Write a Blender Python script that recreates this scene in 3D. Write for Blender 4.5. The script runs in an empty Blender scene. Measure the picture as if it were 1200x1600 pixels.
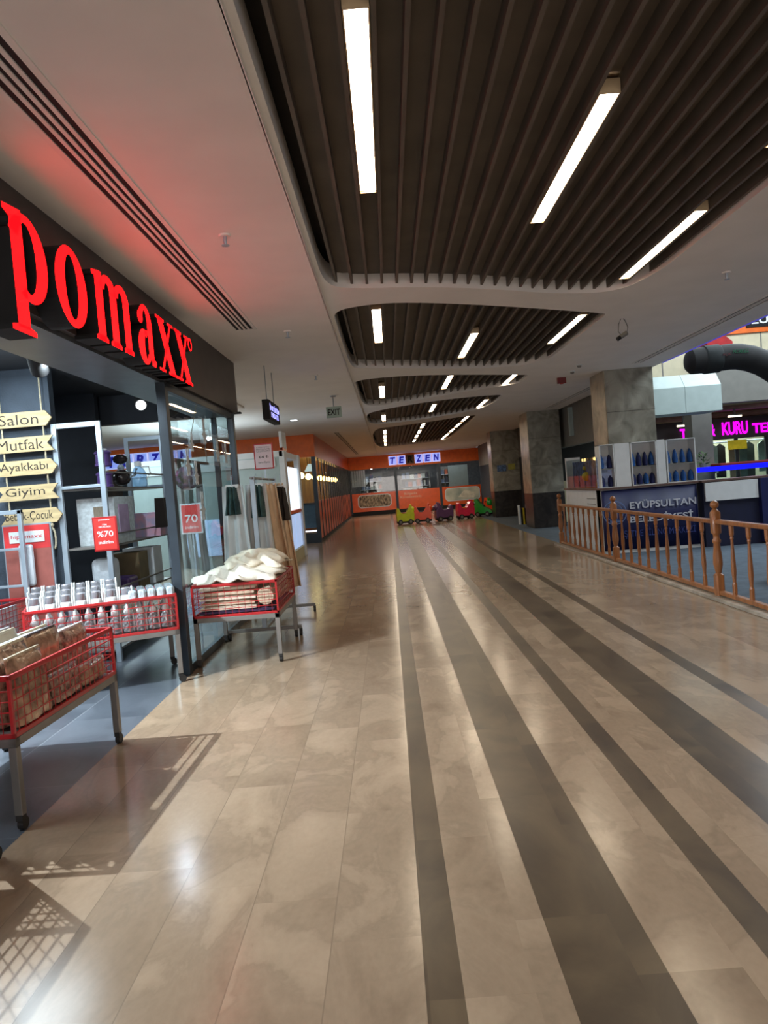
import bpy, math, random
from mathutils import Vector, Matrix
random.seed(7)
PI = math.pi
C = bpy.context.scene.collection
sc = bpy.context.scene

# ------------------------------------------------------------------ camera
FPX, VPX, VPY, CAMZ = 1130.0, 607.0, 760.0, 1.5
cf = Vector(((VPX-600), -(VPY-800), -FPX)).normalized()        # world +Y in camera coordinates (x right, y up, z back)
roll = 0.080
up0 = Vector((-math.sin(roll), math.cos(roll), 0)); up_c = (up0 - cf*up0.dot(cf)).normalized()
rt_c = cf.cross(up_c)
cam_data = bpy.data.cameras.new('camera'); cam = bpy.data.objects.new('camera', cam_data); C.objects.link(cam)
R = Matrix((rt_c, cf, up_c))                                    # camera -> world
cam.matrix_world = Matrix.Translation((0, 0, CAMZ)) @ R.to_4x4()
cam_data.sensor_fit = 'VERTICAL'; cam_data.sensor_height = 36; cam_data.lens = 36*FPX/1600
cam_data.clip_start = .05; cam_data.clip_end = 200
sc.camera = cam
def ray(px, py): return (R @ Vector((px-600, 800-py, -FPX)))
def atY(px, py, Y): d = ray(px, py); return Vector((0, 0, CAMZ)) + d*(Y/d.y)
def atX(px, py, X): d = ray(px, py); return Vector((0, 0, CAMZ)) + d*(X/d.x)
def atZ(px, py, Z): d = ray(px, py); return Vector((0, 0, CAMZ)) + d*((Z-CAMZ)/d.z)

# ------------------------------------------------------------------ view, world, big lights
sc.view_settings.view_transform = 'Standard'; sc.view_settings.look = 'None'
sc.view_settings.gamma = 1; sc.view_settings.use_curve_mapping = False
sc.view_settings.exposure = -0.22
w = bpy.data.worlds.new('world'); sc.world = w; w.use_nodes = True
w.node_tree.nodes['Background'].inputs[0].default_value = (.55, .58, .62, 1)
w.node_tree.nodes['Background'].inputs[1].default_value = .25
sc.cycles.sample_clamp_indirect = 4; sc.cycles.use_adaptive_sampling = False
L_STRIP = 22.0          # radiance of the ceiling strips
L_SIGN = 4.5
def area(name, loc, sx, sy, power, col, rot=(0, 0, 0)):
    l = bpy.data.lights.new(name, 'AREA'); l.shape = 'RECTANGLE'; l.size = sx; l.size_y = sy; l.energy = power; l.color = col
    o = bpy.data.objects.new(name, l); C.objects.link(o); o.location = loc; o.rotation_euler = rot; return o
def spot(name, loc, target, power, col, angle=100, blend=.6, r=.03):
    l = bpy.data.lights.new(name, 'SPOT'); l.energy = power; l.color = col; l.spot_size = math.radians(angle); l.spot_blend = blend; l.shadow_soft_size = r
    o = bpy.data.objects.new(name, l); C.objects.link(o); o.location = loc
    o.rotation_euler = (Vector(target)-Vector(loc)).to_track_quat('-Z', 'Y').to_euler(); return o
COOL = (.78, .92, 1); WARM = (1, .80, .56)
spot('store_spot_lamp', (-3.36, 4.5, 2.55), (-1.1, 4.0, 0), 900, (.82, .93, 1), 120, .5, .012)
spot('store_spot_lamp', (-2.6, 7.9, 2.6), (-1.2, 5.0, 0), 300, COOL, 120, .7, .04)
spot('store_spot_lamp', (-3.1, 5.6, 2.6), (-3.6, 7.05, 2.6), 60, COOL, 95, .8, .04)
spot('store_spot_lamp', (-2.4, 5.2, 2.6), (-2.9, 7.4, 1.2), 420, COOL, 100, .8, .04)
area('store_ceiling_lamp', (-3.6, 4.5, 2.86), 1.2, 4.0, 260, COOL)
area('side_hall_ceiling_lamp', (-5.5, 14.5, 3.15), 3, 6, 420, (.80, .92, 1))
area('atrium_ceiling_lamp', (8.5, 12.0, 5.9), 4, 8, 950, (.80, .92, 1))
area('dry_cleaner_ceiling_lamp', (9.0, 20.6, 2.5), 4, .8, 200, (.9, 1, .92))
area('far_shop_ceiling_lamp', (1.5, 41.2, 3.1), 6, 2.0, 90, (.9, .95, 1))
area('left_shop_ceiling_lamp', (-4.5, 30, 3.1), 3, 12, 420, (1, .8, .45))

area('rear_ceiling_fill', (0.5, -6.6, 1.9), 7, 2.2, 400, (1, .93, .88), (math.radians(118), 0, 0))  # added fill light behind the camera, tilted up to brighten the ceilings
area('far_wall_fill', (1.5, 36.0, 3.0), 4, 2, 170, (1, .88, .72))  # extra fill with no fixture, added to brighten the far orange wall
area('store_rear_lamp', (-5.6, 8.0, 2.8), 1.5, .8, 60, COOL)

# ------------------------------------------------------------------ helpers
def tag(o, label=None, cat=None, group=None, kind=None):
    if label: o['label'] = label
    if cat: o['category'] = cat
    if group: o['group'] = group
    if kind: o['kind'] = kind
    return o
def thing(name, label, cat, loc=(0, 0, 0), rz=0, group=None):
    o = bpy.data.objects.new(name, None); C.objects.link(o); o.location = loc; o.rotation_euler = (0, 0, rz); o.empty_display_size = .1
    return tag(o, label, cat, group)
def dup(root, loc=None, rz=None, label=None, parent=None):
    c = root.copy(); C.objects.link(c)
    if parent: c.parent = parent
    if loc is not None: c.location = loc
    if rz is not None: c.rotation_euler = (0, 0, rz)
    if label: c['label'] = label
    for ch in [k for k in C.objects if k.parent == root]: dup(ch, parent=c)
    return c
class MB:
    def __init__(s): s.v = []; s.f = []; s.mi = []; s.M = Matrix.Identity(4)
    def add(s, vs, fs, mi=0):
        b = len(s.v); s.v += [tuple(s.M @ Vector(p)) for p in vs]; s.f += [tuple(b+i for i in f) for f in fs]; s.mi += [mi]*len(fs); return s
    def box(s, x0, x1, y0, y1, z0, z1, mi=0):
        return s.add([(x0,y0,z0),(x1,y0,z0),(x1,y1,z0),(x0,y1,z0),(x0,y0,z1),(x1,y0,z1),(x1,y1,z1),(x0,y1,z1)],
                     [(3,2,1,0),(4,5,6,7),(0,1,5,4),(1,2,6,5),(2,3,7,6),(3,0,4,7)], mi)
    def beam(s, p, q, w, h=None, mi=0):
        h = h or w; p = Vector(p); q = Vector(q); d = (q-p).normalized()
        a = Vector((0,0,1)) if abs(d.z) < .9 else Vector((0,1,0))
        x = d.cross(a).normalized()*(w/2); y = x.cross(d).normalized()*(h/2)
        vs = [p-x-y,p+x-y,p+x+y,p-x+y,q-x-y,q+x-y,q+x+y,q-x+y]
        return s.add(vs, [(3,2,1,0),(4,5,6,7),(0,1,5,4),(1,2,6,5),(2,3,7,6),(3,0,4,7)], mi)
    def tube(s, pts, r, n=8, mi=0, close=True):
        pts = [Vector(p) for p in pts]; vs = []; fs = []
        for i, p in enumerate(pts):
            d = (pts[min(i+1, len(pts)-1)]-pts[max(i-1, 0)]).normalized()
            a = Vector((0,0,1)) if abs(d.z) < .9 else Vector((1,0,0))
            x = d.cross(a).normalized(); y = d.cross(x)
            rr = r[i] if isinstance(r, (list, tuple)) else r
            vs += [p + x*math.cos(t*2*PI/n)*rr + y*math.sin(t*2*PI/n)*rr for t in range(n)]
        for i in range(len(pts)-1):
            for t in range(n): fs.append((i*n+t, i*n+(t+1)%n, (i+1)*n+(t+1)%n, (i+1)*n+t))
        if close: fs += [tuple(range(n)), tuple(reversed(range((len(pts)-1)*n, len(pts)*n)))]
        return s.add(vs, fs, mi)
    def lathe(s, prof, c=(0,0,0), n=16, mi=0, sq=None):
        vs = []; fs = []
        for k, (r, z) in enumerate(prof):
            for t in range(n):
                a = 2*PI*(t+.5)/n; rr = r
                if sq and sq[k]: rr = r/max(abs(math.cos(a)), abs(math.sin(a)))
                vs.append((c[0]+rr*math.cos(a), c[1]+rr*math.sin(a), c[2]+z))
        for i in range(len(prof)-1):
            for t in range(n): fs.append((i*n+t, i*n+(t+1)%n, (i+1)*n+(t+1)%n, (i+1)*n+t))
        fs += [tuple(reversed(range(n))), tuple(range((len(prof)-1)*n, len(prof)*n))]
        return s.add(vs, fs, mi)
    def prism(s, poly, fn, d0, d1, mi_front=0, mi_side=0):
        """poly 2D; fn(u,v,d)->3D; d0 front, d1 back"""
        n = len(poly)
        vs = [fn(u, v, d0) for u, v in poly]+[fn(u, v, d1) for u, v in poly]
        s.add(vs, [tuple(range(n))], mi_front)
        return s.add(vs, [tuple(reversed(range(n, 2*n)))]+[((i+1)%n, i, n+i, n+(i+1)%n) for i in range(n)], mi_side)
    def ball(s, c, r, n=12, sz=1, mi=0):
        m = n//2
        return s.lathe([(max(r*math.sin(PI*k/m), .0005), -r*sz*math.cos(PI*k/m)) for k in range(m+1)], c, n, mi)
    def build(s, name, mat, parent=None, bevel=0, smooth=False, loc=None, seg=2):
        me = bpy.data.meshes.new(name); me.from_pydata(s.v, [], s.f)
        for m in (mat if isinstance(mat, (list, tuple)) else [mat]): me.materials.append(m)
        me.polygons.foreach_set('material_index', s.mi)
        import bmesh
        bm = bmesh.new(); bm.from_mesh(me); bmesh.ops.recalc_face_normals(bm, faces=bm.faces); bm.to_mesh(me); bm.free()
        if smooth:
            for p in me.polygons: p.use_smooth = True
            try: me.set_sharp_from_angle(angle=math.radians(40))
            except Exception: pass
        me.update()
        o = bpy.data.objects.new(name, me); C.objects.link(o)
        if parent: o.parent = parent
        if loc is not None: o.location = loc
        if bevel:
            b = o.modifiers.new('bevel', 'BEVEL'); b.width = bevel; b.segments = seg; b.limit_method = 'ANGLE'
        return o
def struct(name, mb, m, bevel=0): return tag(mb.build(name, m, bevel=bevel), kind='structure')
def S(x0,x1,y0,y1,z0,z1): return MB().box(x0,x1,y0,y1,z0,z1)

# ------------------------------------------------------------------ materials
def mat(name, col, rough=.5, metal=0, emit=None, es=0, var=.08, scale=6, bump=0, bscale=30, alpha=None, coat=0, col2=None, stretch=(1,1,1)):
    m = bpy.data.materials.new(name); m.use_nodes = True; nt = m.node_tree; N = nt.nodes; Lk = nt.links
    b = N['Principled BSDF']; b.inputs['Roughness'].default_value = rough; b.inputs['Metallic'].default_value = metal
    tc = N.new('ShaderNodeTexCoord'); mp = N.new('ShaderNodeMapping'); mp.inputs['Scale'].default_value = stretch
    Lk.new(tc.outputs['Object'], mp.inputs[0])
    nz = N.new('ShaderNodeTexNoise'); nz.inputs['Scale'].default_value = scale; nz.inputs['Detail'].default_value = 5
    Lk.new(mp.outputs[0], nz.inputs['Vector'])
    rp = N.new('ShaderNodeValToRGB'); c = Vector(col)
    lo = c*(1-var*2); hi = Vector(col2) if col2 else c*(1+var*2)
    rp.color_ramp.elements[0].position = .35; rp.color_ramp.elements[1].position = .65
    rp.color_ramp.elements[0].color = (*lo, 1); rp.color_ramp.elements[1].color = (*hi, 1)
    Lk.new(nz.outputs[0], rp.inputs[0]); Lk.new(rp.outputs[0], b.inputs['Base Color'])
    if emit: b.inputs['Emission Color'].default_value = (*emit, 1); b.inputs['Emission Strength'].default_value = es
    if coat: b.inputs['Coat Weight'].default_value = coat; b.inputs['Coat Roughness'].default_value = .1
    if bump:
        n2 = N.new('ShaderNodeTexNoise'); n2.inputs['Scale'].default_value = bscale; n2.inputs['Detail'].default_value = 4
        Lk.new(mp.outputs[0], n2.inputs['Vector'])
        bp = N.new('ShaderNodeBump'); bp.inputs['Strength'].default_value = bump; bp.inputs['Distance'].default_value = .01
        Lk.new(n2.outputs[0], bp.inputs['Height']); Lk.new(bp.outputs[0], b.inputs['Normal'])
    if alpha is not None: b.inputs['Alpha'].default_value = alpha
    return m
def glass(name, tint=(.9,.95,.95), refl=1.0, haze=0):
    m = bpy.data.materials.new(name); m.use_nodes = True; nt = m.node_tree; N = nt.nodes; Lk = nt.links
    N.remove(N['Principled BSDF']); out = N['Material Output']
    tr = N.new('ShaderNodeBsdfTransparent'); tr.inputs[0].default_value = (*tint, 1)
    gl = N.new('ShaderNodeBsdfGlossy'); gl.inputs['Roughness'].default_value = .02
    fr = N.new('ShaderNodeFresnel'); fr.inputs[0].default_value = 1.45
    mu = N.new('ShaderNodeMath'); mu.operation = 'MULTIPLY'; mu.inputs[1].default_value = refl; mu.use_clamp = True
    mx = N.new('ShaderNodeMixShader'); ge = N.new('ShaderNodeNewGeometry'); m0 = N.new('ShaderNodeMath'); m0.operation = 'SUBTRACT'; m0.inputs[0].default_value = 1; Lk.new(ge.outputs['Backfacing'], m0.inputs[1]); m1 = N.new('ShaderNodeMath'); m1.operation = 'MULTIPLY'; Lk.new(fr.outputs[0], m1.inputs[0]); Lk.new(m0.outputs[0], m1.inputs[1]); Lk.new(m1.outputs[0], mu.inputs[0]); Lk.new(mu.outputs[0], mx.inputs[0])
    Lk.new(tr.outputs[0], mx.inputs[1]); Lk.new(gl.outputs[0], mx.inputs[2])
    last = mx
    if haze:
        df = N.new('ShaderNodeBsdfDiffuse'); df.inputs[0].default_value = (*tint, 1)
        m2 = N.new('ShaderNodeMixShader'); m2.inputs[0].default_value = haze
        Lk.new(mx.outputs[0], m2.inputs[1]); Lk.new(df.outputs[0], m2.inputs[2]); last = m2
    Lk.new(last.outputs[0], out.inputs[0]); return m
def lin(r, g, b):
    f = lambda c: (c/255/12.92) if c/255 <= .04045 else ((c/255+.055)/1.055)**2.4
    return (f(r), f(g), f(b))

M = {}
M['plaster'] = mat('plaster', lin(236,230,224), .75, var=.015, scale=2)
M['slat'] = mat('slat', lin(92,82,71), .6, var=.08, scale=3)
M['slat_back'] = mat('slat_back', lin(50,45,41), .7, var=.1)
M['metal'] = mat('brushed_metal', lin(150,158,166), .35, .6, var=.05)
M['silver'] = mat('silver_paint', lin(165,178,190), .35, .35, var=.04)
M['greyleg'] = mat('grey_painted_steel', lin(120,116,112), .4, .25, var=.05)
M['darkframe'] = mat('dark_anodised_frame', lin(52,60,68), .35, .4, var=.05)
M['fascia'] = mat('dark_fascia', lin(72,64,62), .45, .1, var=.05)
M['soffit'] = mat('grey_soffit', lin(95,100,106), .4, .3, var=.05)
M['red'] = mat('red_enamel', lin(168,24,28), .4, var=.05, coat=.2)
M['rubber'] = mat('black_rubber', lin(38,36,36), .6)
M['black'] = mat('black_paint', lin(18,18,20), .8)
M['white'] = mat('white_laminate', lin(215,218,218), .4, var=.02)
M['whitebox'] = mat('white_card', lin(205,212,216), .6, var=.03)
M['wall_dark'] = mat('slate_wall', lin(62,72,84), .8, bump=.5, bscale=60, var=.05)
M['store_dark'] = mat('store_dark', lin(38,42,50), .8, var=.05)
M['cyl'] = mat('carpet', lin(78,90,102), .95, bump=.4, bscale=200, var=.08)
M['orange'] = mat('orange_panel', lin(228,104,18), .45, var=.04)
M['orange2'] = mat('orange_lacquer', lin(212,84,20), .3, var=.04, coat=.3)
M['cream'] = mat('cream_plaster', lin(196,186,150), .8, var=.03)
M['wood'] = mat('varnished_wood', lin(146,90,46), .38, var=.12, scale=5, stretch=(4,4,.6), coat=.3)
M['plank'] = mat('pale_pine', lin(186,164,122), .7, var=.08, scale=12, stretch=(.5,3,3))
M['rope'] = mat('jute_rope', lin(175,165,140), .9, var=.12, scale=80)
M['kraft'] = mat('brown_cellophane', lin(150,116,90), .22, .2, col2=lin(206,172,140), var=.25, scale=12, bump=1, bscale=14, coat=.8)
M['kraft2'] = mat('patterned_brown_wrap', lin(132,98,82), .25, .15, col2=lin(190,156,136), var=.25, scale=30, bump=1, bscale=18, coat=.8)
M['towel'] = mat('cream_towelling', lin(222,212,192), .9, var=.05, bump=.5, bscale=120)
M['towel2'] = mat('beige_towelling', lin(200,180,156), .9, var=.06, bump=.5, bscale=120)
M['purple'] = mat('purple_cloth', lin(70,50,84), .8, var=.1)
M['navy'] = mat('navy_vinyl', lin(20,26,74), .5, var=.06)
M['ltext'] = mat('pale_lettering', lin(190,194,205), .5, var=.02)
M['dtext'] = mat('dark_lettering', lin(48,40,34), .7)
M['rtext'] = mat('red_lettering', lin(200,60,60), .6)
M['counter'] = mat('brown_worktop', lin(96,74,66), .45, var=.08)
M['grey'] = mat('grey_panel', lin(120,118,112), .6, var=.03)
M['duct'] = mat('pale_duct', lin(170,186,184), .5, var=.02)
M['beige'] = mat('beige_cladding', lin(205,195,165), .6, var=.03)
M['led_blue'] = mat('blue_led', (.0,.0,.8), .5, emit=(.0,.002,1), es=1.3); M['led_dim'] = mat('dim_blue_led', (.1,.1,.4), .5, emit=(.12,.12,.9), es=.45)
M['neon'] = mat('magenta_neon', (.6,.0,.6), .5, emit=(1,.0,.95), es=2.0)
M['signred'] = mat('red_sign_face', (.7,.0,.01), .5, emit=(1,.0015,.003), es=L_SIGN)
M['strip'] = mat('strip_diffuser', (.9,.85,.8), .5, emit=(1,.84,.62), es=L_STRIP)
M['clear'] = glass('window_glass', (.86,.92,.93), 1.6)
M['clear2'] = glass('side_glass', (.9,.9,.85), .45)
M['jar'] = glass('jar_glass', (.62,.60,.62), 2.5, .25)
M['bulb'] = mat('lamp_face', (1,1,1), .5, emit=(.9,.97,1), es=14)
M['yellow'] = mat('yellow_plastic', lin(215,185,30), .4)

def marble(name, a, b, scale=2.2, tile=1.1, rough=.3):
    m = mat(name, a, rough, col2=b, var=.1, scale=scale); nt = m.node_tree; N = nt.nodes; Lk = nt.links
    bs = N['Principled BSDF']
    nz = [n for n in N if n.bl_idname == 'ShaderNodeTexNoise'][0]; nz.inputs['Distortion'].default_value = 1.4; nz.inputs['Detail'].default_value = 9
    return m
M['col_marble'] = marble('grey_marble', lin(126,124,112), lin(164,161,148))
M['col_warm'] = marble('warm_grey_marble', lin(140,127,106), lin(185,171,148))
M['granite'] = marble('black_granite', lin(38,34,32), lin(58,52,48), 4, rough=.3)
M['kerb'] = marble('pale_kerb_marble', lin(150,140,125), lin(185,175,160), 3)

def floor_material(name, store=False):
    m = bpy.data.materials.new(name); m.use_nodes = True; nt = m.node_tree; N = nt.nodes; Lk = nt.links
    bs = N['Principled BSDF']
    def mth(op, a, b=None, c=None, clamp=False):
        n = N.new('ShaderNodeMath'); n.operation = op; n.use_clamp = clamp
        for i, x in enumerate((a, b, c)):
            if x is None: continue
            if isinstance(x, (int, float)): n.inputs[i].default_value = x
            else: Lk.new(x, n.inputs[i])
        return n.outputs[0]
    def mixc(f, a, b):
        n = N.new('ShaderNodeMix'); n.data_type = 'RGBA'; n.clamp_factor = True
        for k, x in ((0, f), (6, a), (7, b)):
            if isinstance(x, (int, float)): n.inputs[k].default_value = x
            elif isinstance(x, tuple): n.inputs[k].default_value = (*x, 1)
            else: Lk.new(x, n.inputs[k])
        return n.outputs[2]
    tc = N.new('ShaderNodeTexCoord'); sp = N.new('ShaderNodeSeparateXYZ'); Lk.new(tc.outputs['Object'], sp.inputs[0])
    X, Y = sp.outputs[0], sp.outputs[1]
    pitch = .6 if store else .31
    col = mth('FLOOR', mth('DIVIDE', X, pitch))
    wn = N.new('ShaderNodeTexWhiteNoise'); wn.noise_dimensions = '1D'; Lk.new(col, wn.inputs['W'])
    tl = .6 if store else .95
    yy = mth('DIVIDE', mth('ADD', Y, mth('MULTIPLY', wn.outputs[0], 3.0)), tl); row = mth('FLOOR', yy)
    cb = N.new('ShaderNodeCombineXYZ'); Lk.new(mth('ADD', col, 100.37), cb.inputs[0]); Lk.new(mth('ADD', row, 50.61), cb.inputs[1])
    w2 = N.new('ShaderNodeTexWhiteNoise'); w2.noise_dimensions = '2D'; Lk.new(cb.outputs[0], w2.inputs['Vector'])
    tile = w2.outputs[0]
    off = N.new('ShaderNodeVectorMath'); off.operation = 'MULTIPLY_ADD'; Lk.new(w2.outputs[1], off.inputs[0]); off.inputs[1].default_value = (9, 9, 9); Lk.new(tc.outputs['Object'], off.inputs[2])
    mp = N.new('ShaderNodeMapping'); mp.inputs['Scale'].default_value = (1.7, 1.0, 1); Lk.new(off.outputs[0], mp.inputs[0])
    nz = N.new('ShaderNodeTexNoise'); nz.inputs['Scale'].default_value = 1.5; nz.inputs['Detail'].default_value = 9; nz.inputs['Roughness'].default_value = .55; nz.inputs['Distortion'].default_value = .7
    Lk.new(mp.outputs[0], nz.inputs['Vector'])
    nf = N.new('ShaderNodeTexNoise'); nf.inputs['Scale'].default_value = 26; nf.inputs['Detail'].default_value = 6; Lk.new(mp.outputs[0], nf.inputs['Vector'])
    v = mth('SUBTRACT', nz.outputs[0], .5); vein = mth('SUBTRACT', 1, mth('MULTIPLY', mth('ABSOLUTE', v), 26), clamp=True)
    rp = N.new('ShaderNodeValToRGB'); rp.color_ramp.elements[0].position = .3; rp.color_ramp.elements[1].position = .7
    Lk.new(mth('ADD', mth('MULTIPLY', nz.outputs[0], .85), mth('MULTIPLY', nf.outputs[0], .15)), rp.inputs[0])
    if store:
        a, b, jc = lin(66,72,80), lin(92,98,106), lin(150,155,160)
    else:
        a, b, jc = lin(132,112,92), lin(172,150,126), lin(128,110,92)
    rp.color_ramp.elements[0].color = (*a, 1); rp.color_ramp.elements[1].color = (*b, 1)
    base = mixc(mth('MULTIPLY', vein, .2), rp.outputs[0], tuple(x*.55 for x in a))
    shade = mth('ADD', mth('MULTIPLY', tile, .09), .955)
    hs = N.new('ShaderNodeHueSaturation'); Lk.new(base, hs.inputs['Color']); Lk.new(shade, hs.inputs['Value'])
    base = hs.outputs[0]
    fx = mth('FRACT', mth('DIVIDE', X, pitch)); fy = mth('FRACT', yy)
    jx = mth('LESS_THAN', mth('MINIMUM', fx, mth('SUBTRACT', 1, fx)), .0035/pitch/2*1.2)
    jy = mth('LESS_THAN', mth('MINIMUM', fy, mth('SUBTRACT', 1, fy)), .002/tl/2)
    out = base
    if not store:
        left = mth('LESS_THAN', X, -.005)
        out = mixc(mth('MULTIPLY', mth('MULTIPLY', jx, left), .8), out, jc)
        out = mixc(mth('MULTIPLY', jy, .25), out, jc)
        # dark inlay stripes: period 1.03
        per = 1.03; inr = mth('MULTIPLY', mth('GREATER_THAN', X, -.012), mth('LESS_THAN', X, 2.17))
        k = mth('FRACT', mth('DIVIDE', mth('ADD', X, .010), per))
        nar = mth('LESS_THAN', k, .113/per)
        wide = mth('MULTIPLY', mth('GREATER_THAN', k, .415/per), mth('LESS_THAN', k, .722/per))
        st = mth('MULTIPLY', mth('MAXIMUM', nar, wide), inr)
        r2 = N.new('ShaderNodeValToRGB'); r2.color_ramp.elements[0].position = .3; r2.color_ramp.elements[1].position = .72
        r2.color_ramp.elements[0].color = (*lin(58,46,38), 1); r2.color_ramp.elements[1].color = (*lin(104,88,68), 1)
        Lk.new(nz.outputs[0], r2.inputs[0])
        out = mixc(st, out, r2.outputs[0])
    else:
        out = mixc(mth('MULTIPLY', jx, .7), out, jc); out = mixc(mth('MULTIPLY', jy, .7), out, jc)
    Lk.new(out, bs.inputs['Base Color'])
    nr = N.new('ShaderNodeTexNoise'); nr.inputs['Scale'].default_value = 3; nr.inputs['Detail'].default_value = 6; Lk.new(tc.outputs['Object'], nr.inputs['Vector'])
    rg = mth('ADD', mth('MULTIPLY', nr.outputs[0], .03), (.165 if not store else .272))
    if not store: rg = mth('ADD', rg, mth('MULTIPLY', st, .105))
    Lk.new(rg, bs.inputs['Roughness'])
    bs.inputs['Specular IOR Level'].default_value = .5
    nb = N.new('ShaderNodeTexNoise'); nb.inputs['Scale'].default_value = 5; nb.inputs['Detail'].default_value = 3; Lk.new(tc.outputs['Object'], nb.inputs['Vector'])
    bp = N.new('ShaderNodeBump'); bp.inputs['Strength'].default_value = .03; bp.inputs['Distance'].default_value = .02
    Lk.new(nb.outputs[0], bp.inputs['Height'])
    return m
M['floor'] = floor_material('marble_floor'); M['store_floor'] = floor_material('grey_store_tiles', True)

def text(name, body, m, parent, center, width, height, facing='-Y', depth=.006, bold=.0, rot=0, shear=0):
    cu = bpy.data.curves.new(name, 'FONT'); cu.body = body; cu.align_x = 'CENTER'; cu.offset = bold; cu.size = 1; cu.resolution_u = 3; cu.shear = shear
    cu.space_line = .95
    t = bpy.data.objects.new(name, cu); C.objects.link(t); dg = bpy.context.evaluated_depsgraph_get()
    me = bpy.data.meshes.new_from_object(t.evaluated_get(dg)); C.objects.unlink(t); bpy.data.objects.remove(t)
    xs = [v.co.x for v in me.vertices]; ys = [v.co.y for v in me.vertices]
    cx, cy = (min(xs)+max(xs))/2, (min(ys)+max(ys))/2; sx = width/(max(xs)-min(xs)); sy = height/(max(ys)-min(ys))
    mb = MB(); Fm = {'-Y': lambda u, v, d: (u, d, v), '+X': lambda u, v, d: (-d, u, v), '+Z': lambda u, v, d: (u, v, -d)}[facing]
    base = [((v.co.x-cx)*sx, (v.co.y-cy)*sy) for v in me.vertices]
    if rot: base = [(x*math.cos(rot)-y*math.sin(rot), x*math.sin(rot)+y*math.cos(rot)) for x, y in base]
    n = len(base); vs = [Fm(u, v, 0) for u, v in base]+[Fm(u, v, depth) for u, v in base]
    fs = [tuple(p.vertices) for p in me.polygons]
    cnt = {}
    for p in fs:
        for i in range(len(p)):
            e = (p[i], p[(i+1)%len(p)]); cnt[tuple(sorted(e))] = cnt.get(tuple(sorted(e)), []) + [e]
    sides = [(e[0][1], e[0][0], n+e[0][0], n+e[0][1]) for e in cnt.values() if len(e) == 1]
    me2 = bpy.data.meshes.new(name); me2.from_pydata(vs, [], fs+sides); me2.materials.append(m); me2.update()
    o = bpy.data.objects.new(name, me2); C.objects.link(o); o.location = center
    if parent: o.parent = parent
    bpy.data.meshes.remove(me); return o

# ================================================================== SETTING
CE = 3.22
struct('floor', S(-1.86, 3.55, -7, 39.5, -.1, 0), M['floor'])
struct('floor', S(-7, -1.86, -7, 9.3, -.1, 0), M['store_floor'])
struct('floor', S(-13, -1.86, 9.3, 39.5, -.1, 0), M['floor'])
struct('floor', S(3.55, 16, -7, 39.5, -.1, 0), M['cyl'])
struct('floor', S(-13, 16, 39.5, 44, -.1, 0), mat('shop_floor', lin(90,85,80), .5))
struct('trim_1', S(3.38, 3.62, 2.5, 15.2, 0, .035), M['kerb'], .005)
# ceilings
struct('ceiling', S(-13, -.45, -7, 39.5, CE, CE+.1), M['plaster'])
def smooth_poly(pts, it=3):
    for _ in range(it):
        q = []
        for i in range(len(pts)):
            a, b = pts[i], pts[(i+1)%len(pts)]
            q += [(a[0]*.75+b[0]*.25, a[1]*.75+b[1]*.25), (a[0]*.25+b[0]*.75, a[1]*.25+b[1]*.75)]
        pts = q
    return pts
LX, RX = -.41, 2.62
CM = 3.255
panels = [
 [(LX,-6),(LX,5.2),(LX,6.15),(-.25,6.4),(.3,6.5),(1.0,6.75),(1.9,7.25),(2.45,7.3),(RX,6.7),(RX,6.0),(RX,-6)],
 [(LX,10.4),(LX,7.75),(LX,7.15),(-.05,7.0),(.35,7.05),(1.2,7.45),(2.55,8.25),(RX,8.3),(RX+.02,8.5),(RX,10.6),(RX,11.2),(2.2,11.75),(1.2,11.45),(.4,10.95),(-.3,10.65)],
 [(LX,15.3),(LX,12.3),(LX,11.85),(0,11.7),(.7,11.8),(1.7,12.3),(2.5,12.75),(RX,12.8),(RX,13.4),(RX,13.9),(2.2,14.1),(1.4,14.65),(.5,15.5),(-.1,15.75)],
 [(LX,20.1),(LX,17.3),(-.1,16.7),(.5,16.1),(1.1,15.7),(1.9,15.45),(2.55,15.5),(RX,15.7),(RX,17.0),(2.45,18.2),(2.0,19.0),(1.2,19.8),(.3,20.3)],
 [(LX,32.0),(LX,21.9),(.3,21.5),(1.2,21.0),(2.0,20.2),(2.5,19.9),(RX,20.2),(RX,29.5),(2.5,30.6),(1.5,31.6),(.3,32.1)],
]
panels = [smooth_poly(p) for p in panels]
cu = bpy.data.curves.new('ceil', 'CURVE'); cu.dimensions = '2D'; cu.fill_mode = 'BOTH'; cu.extrude = .09
for pts in [[(-.45,-7),(4.9,-7),(4.9,39.5),(-.45,39.5)]]+panels:
    s = cu.splines.new('POLY'); s.points.add(len(pts)-1); s.use_cyclic_u = True
    for k, p in enumerate(pts): s.points[k].co = (p[0], p[1], 0, 1)
t = bpy.data.objects.new('ceil', cu); C.objects.link(t); dg = bpy.context.evaluated_depsgraph_get()
me = bpy.data.meshes.new_from_object(t.evaluated_get(dg)); C.objects.unlink(t); bpy.data.objects.remove(t)
me.materials.clear(); me.materials.append(M['plaster'])
for p in me.polygons: p.material_index = 0
co = bpy.data.objects.new('ceiling', me); C.objects.link(co); co.location = (0, 0, CM+.09); tag(co, kind='structure')
struct('ceiling', S(-.45, 4.9, -7, 39.5, CM+.30, CM+.36), M['slat_back'])
struct('trim_2', S(-.455, -.445, -7, 39.5, CE, CM+.3), M['plaster'])
def spans(poly, x):
    ys = []
    for i in range(len(poly)):
        a, b = poly[i], poly[(i+1)%len(poly)]
        if (a[0]-x)*(b[0]-x) < 0: ys.append(a[1]+(b[1]-a[1])*(x-a[0])/(b[0]-a[0]))
    ys.sort(); return ys
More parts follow.
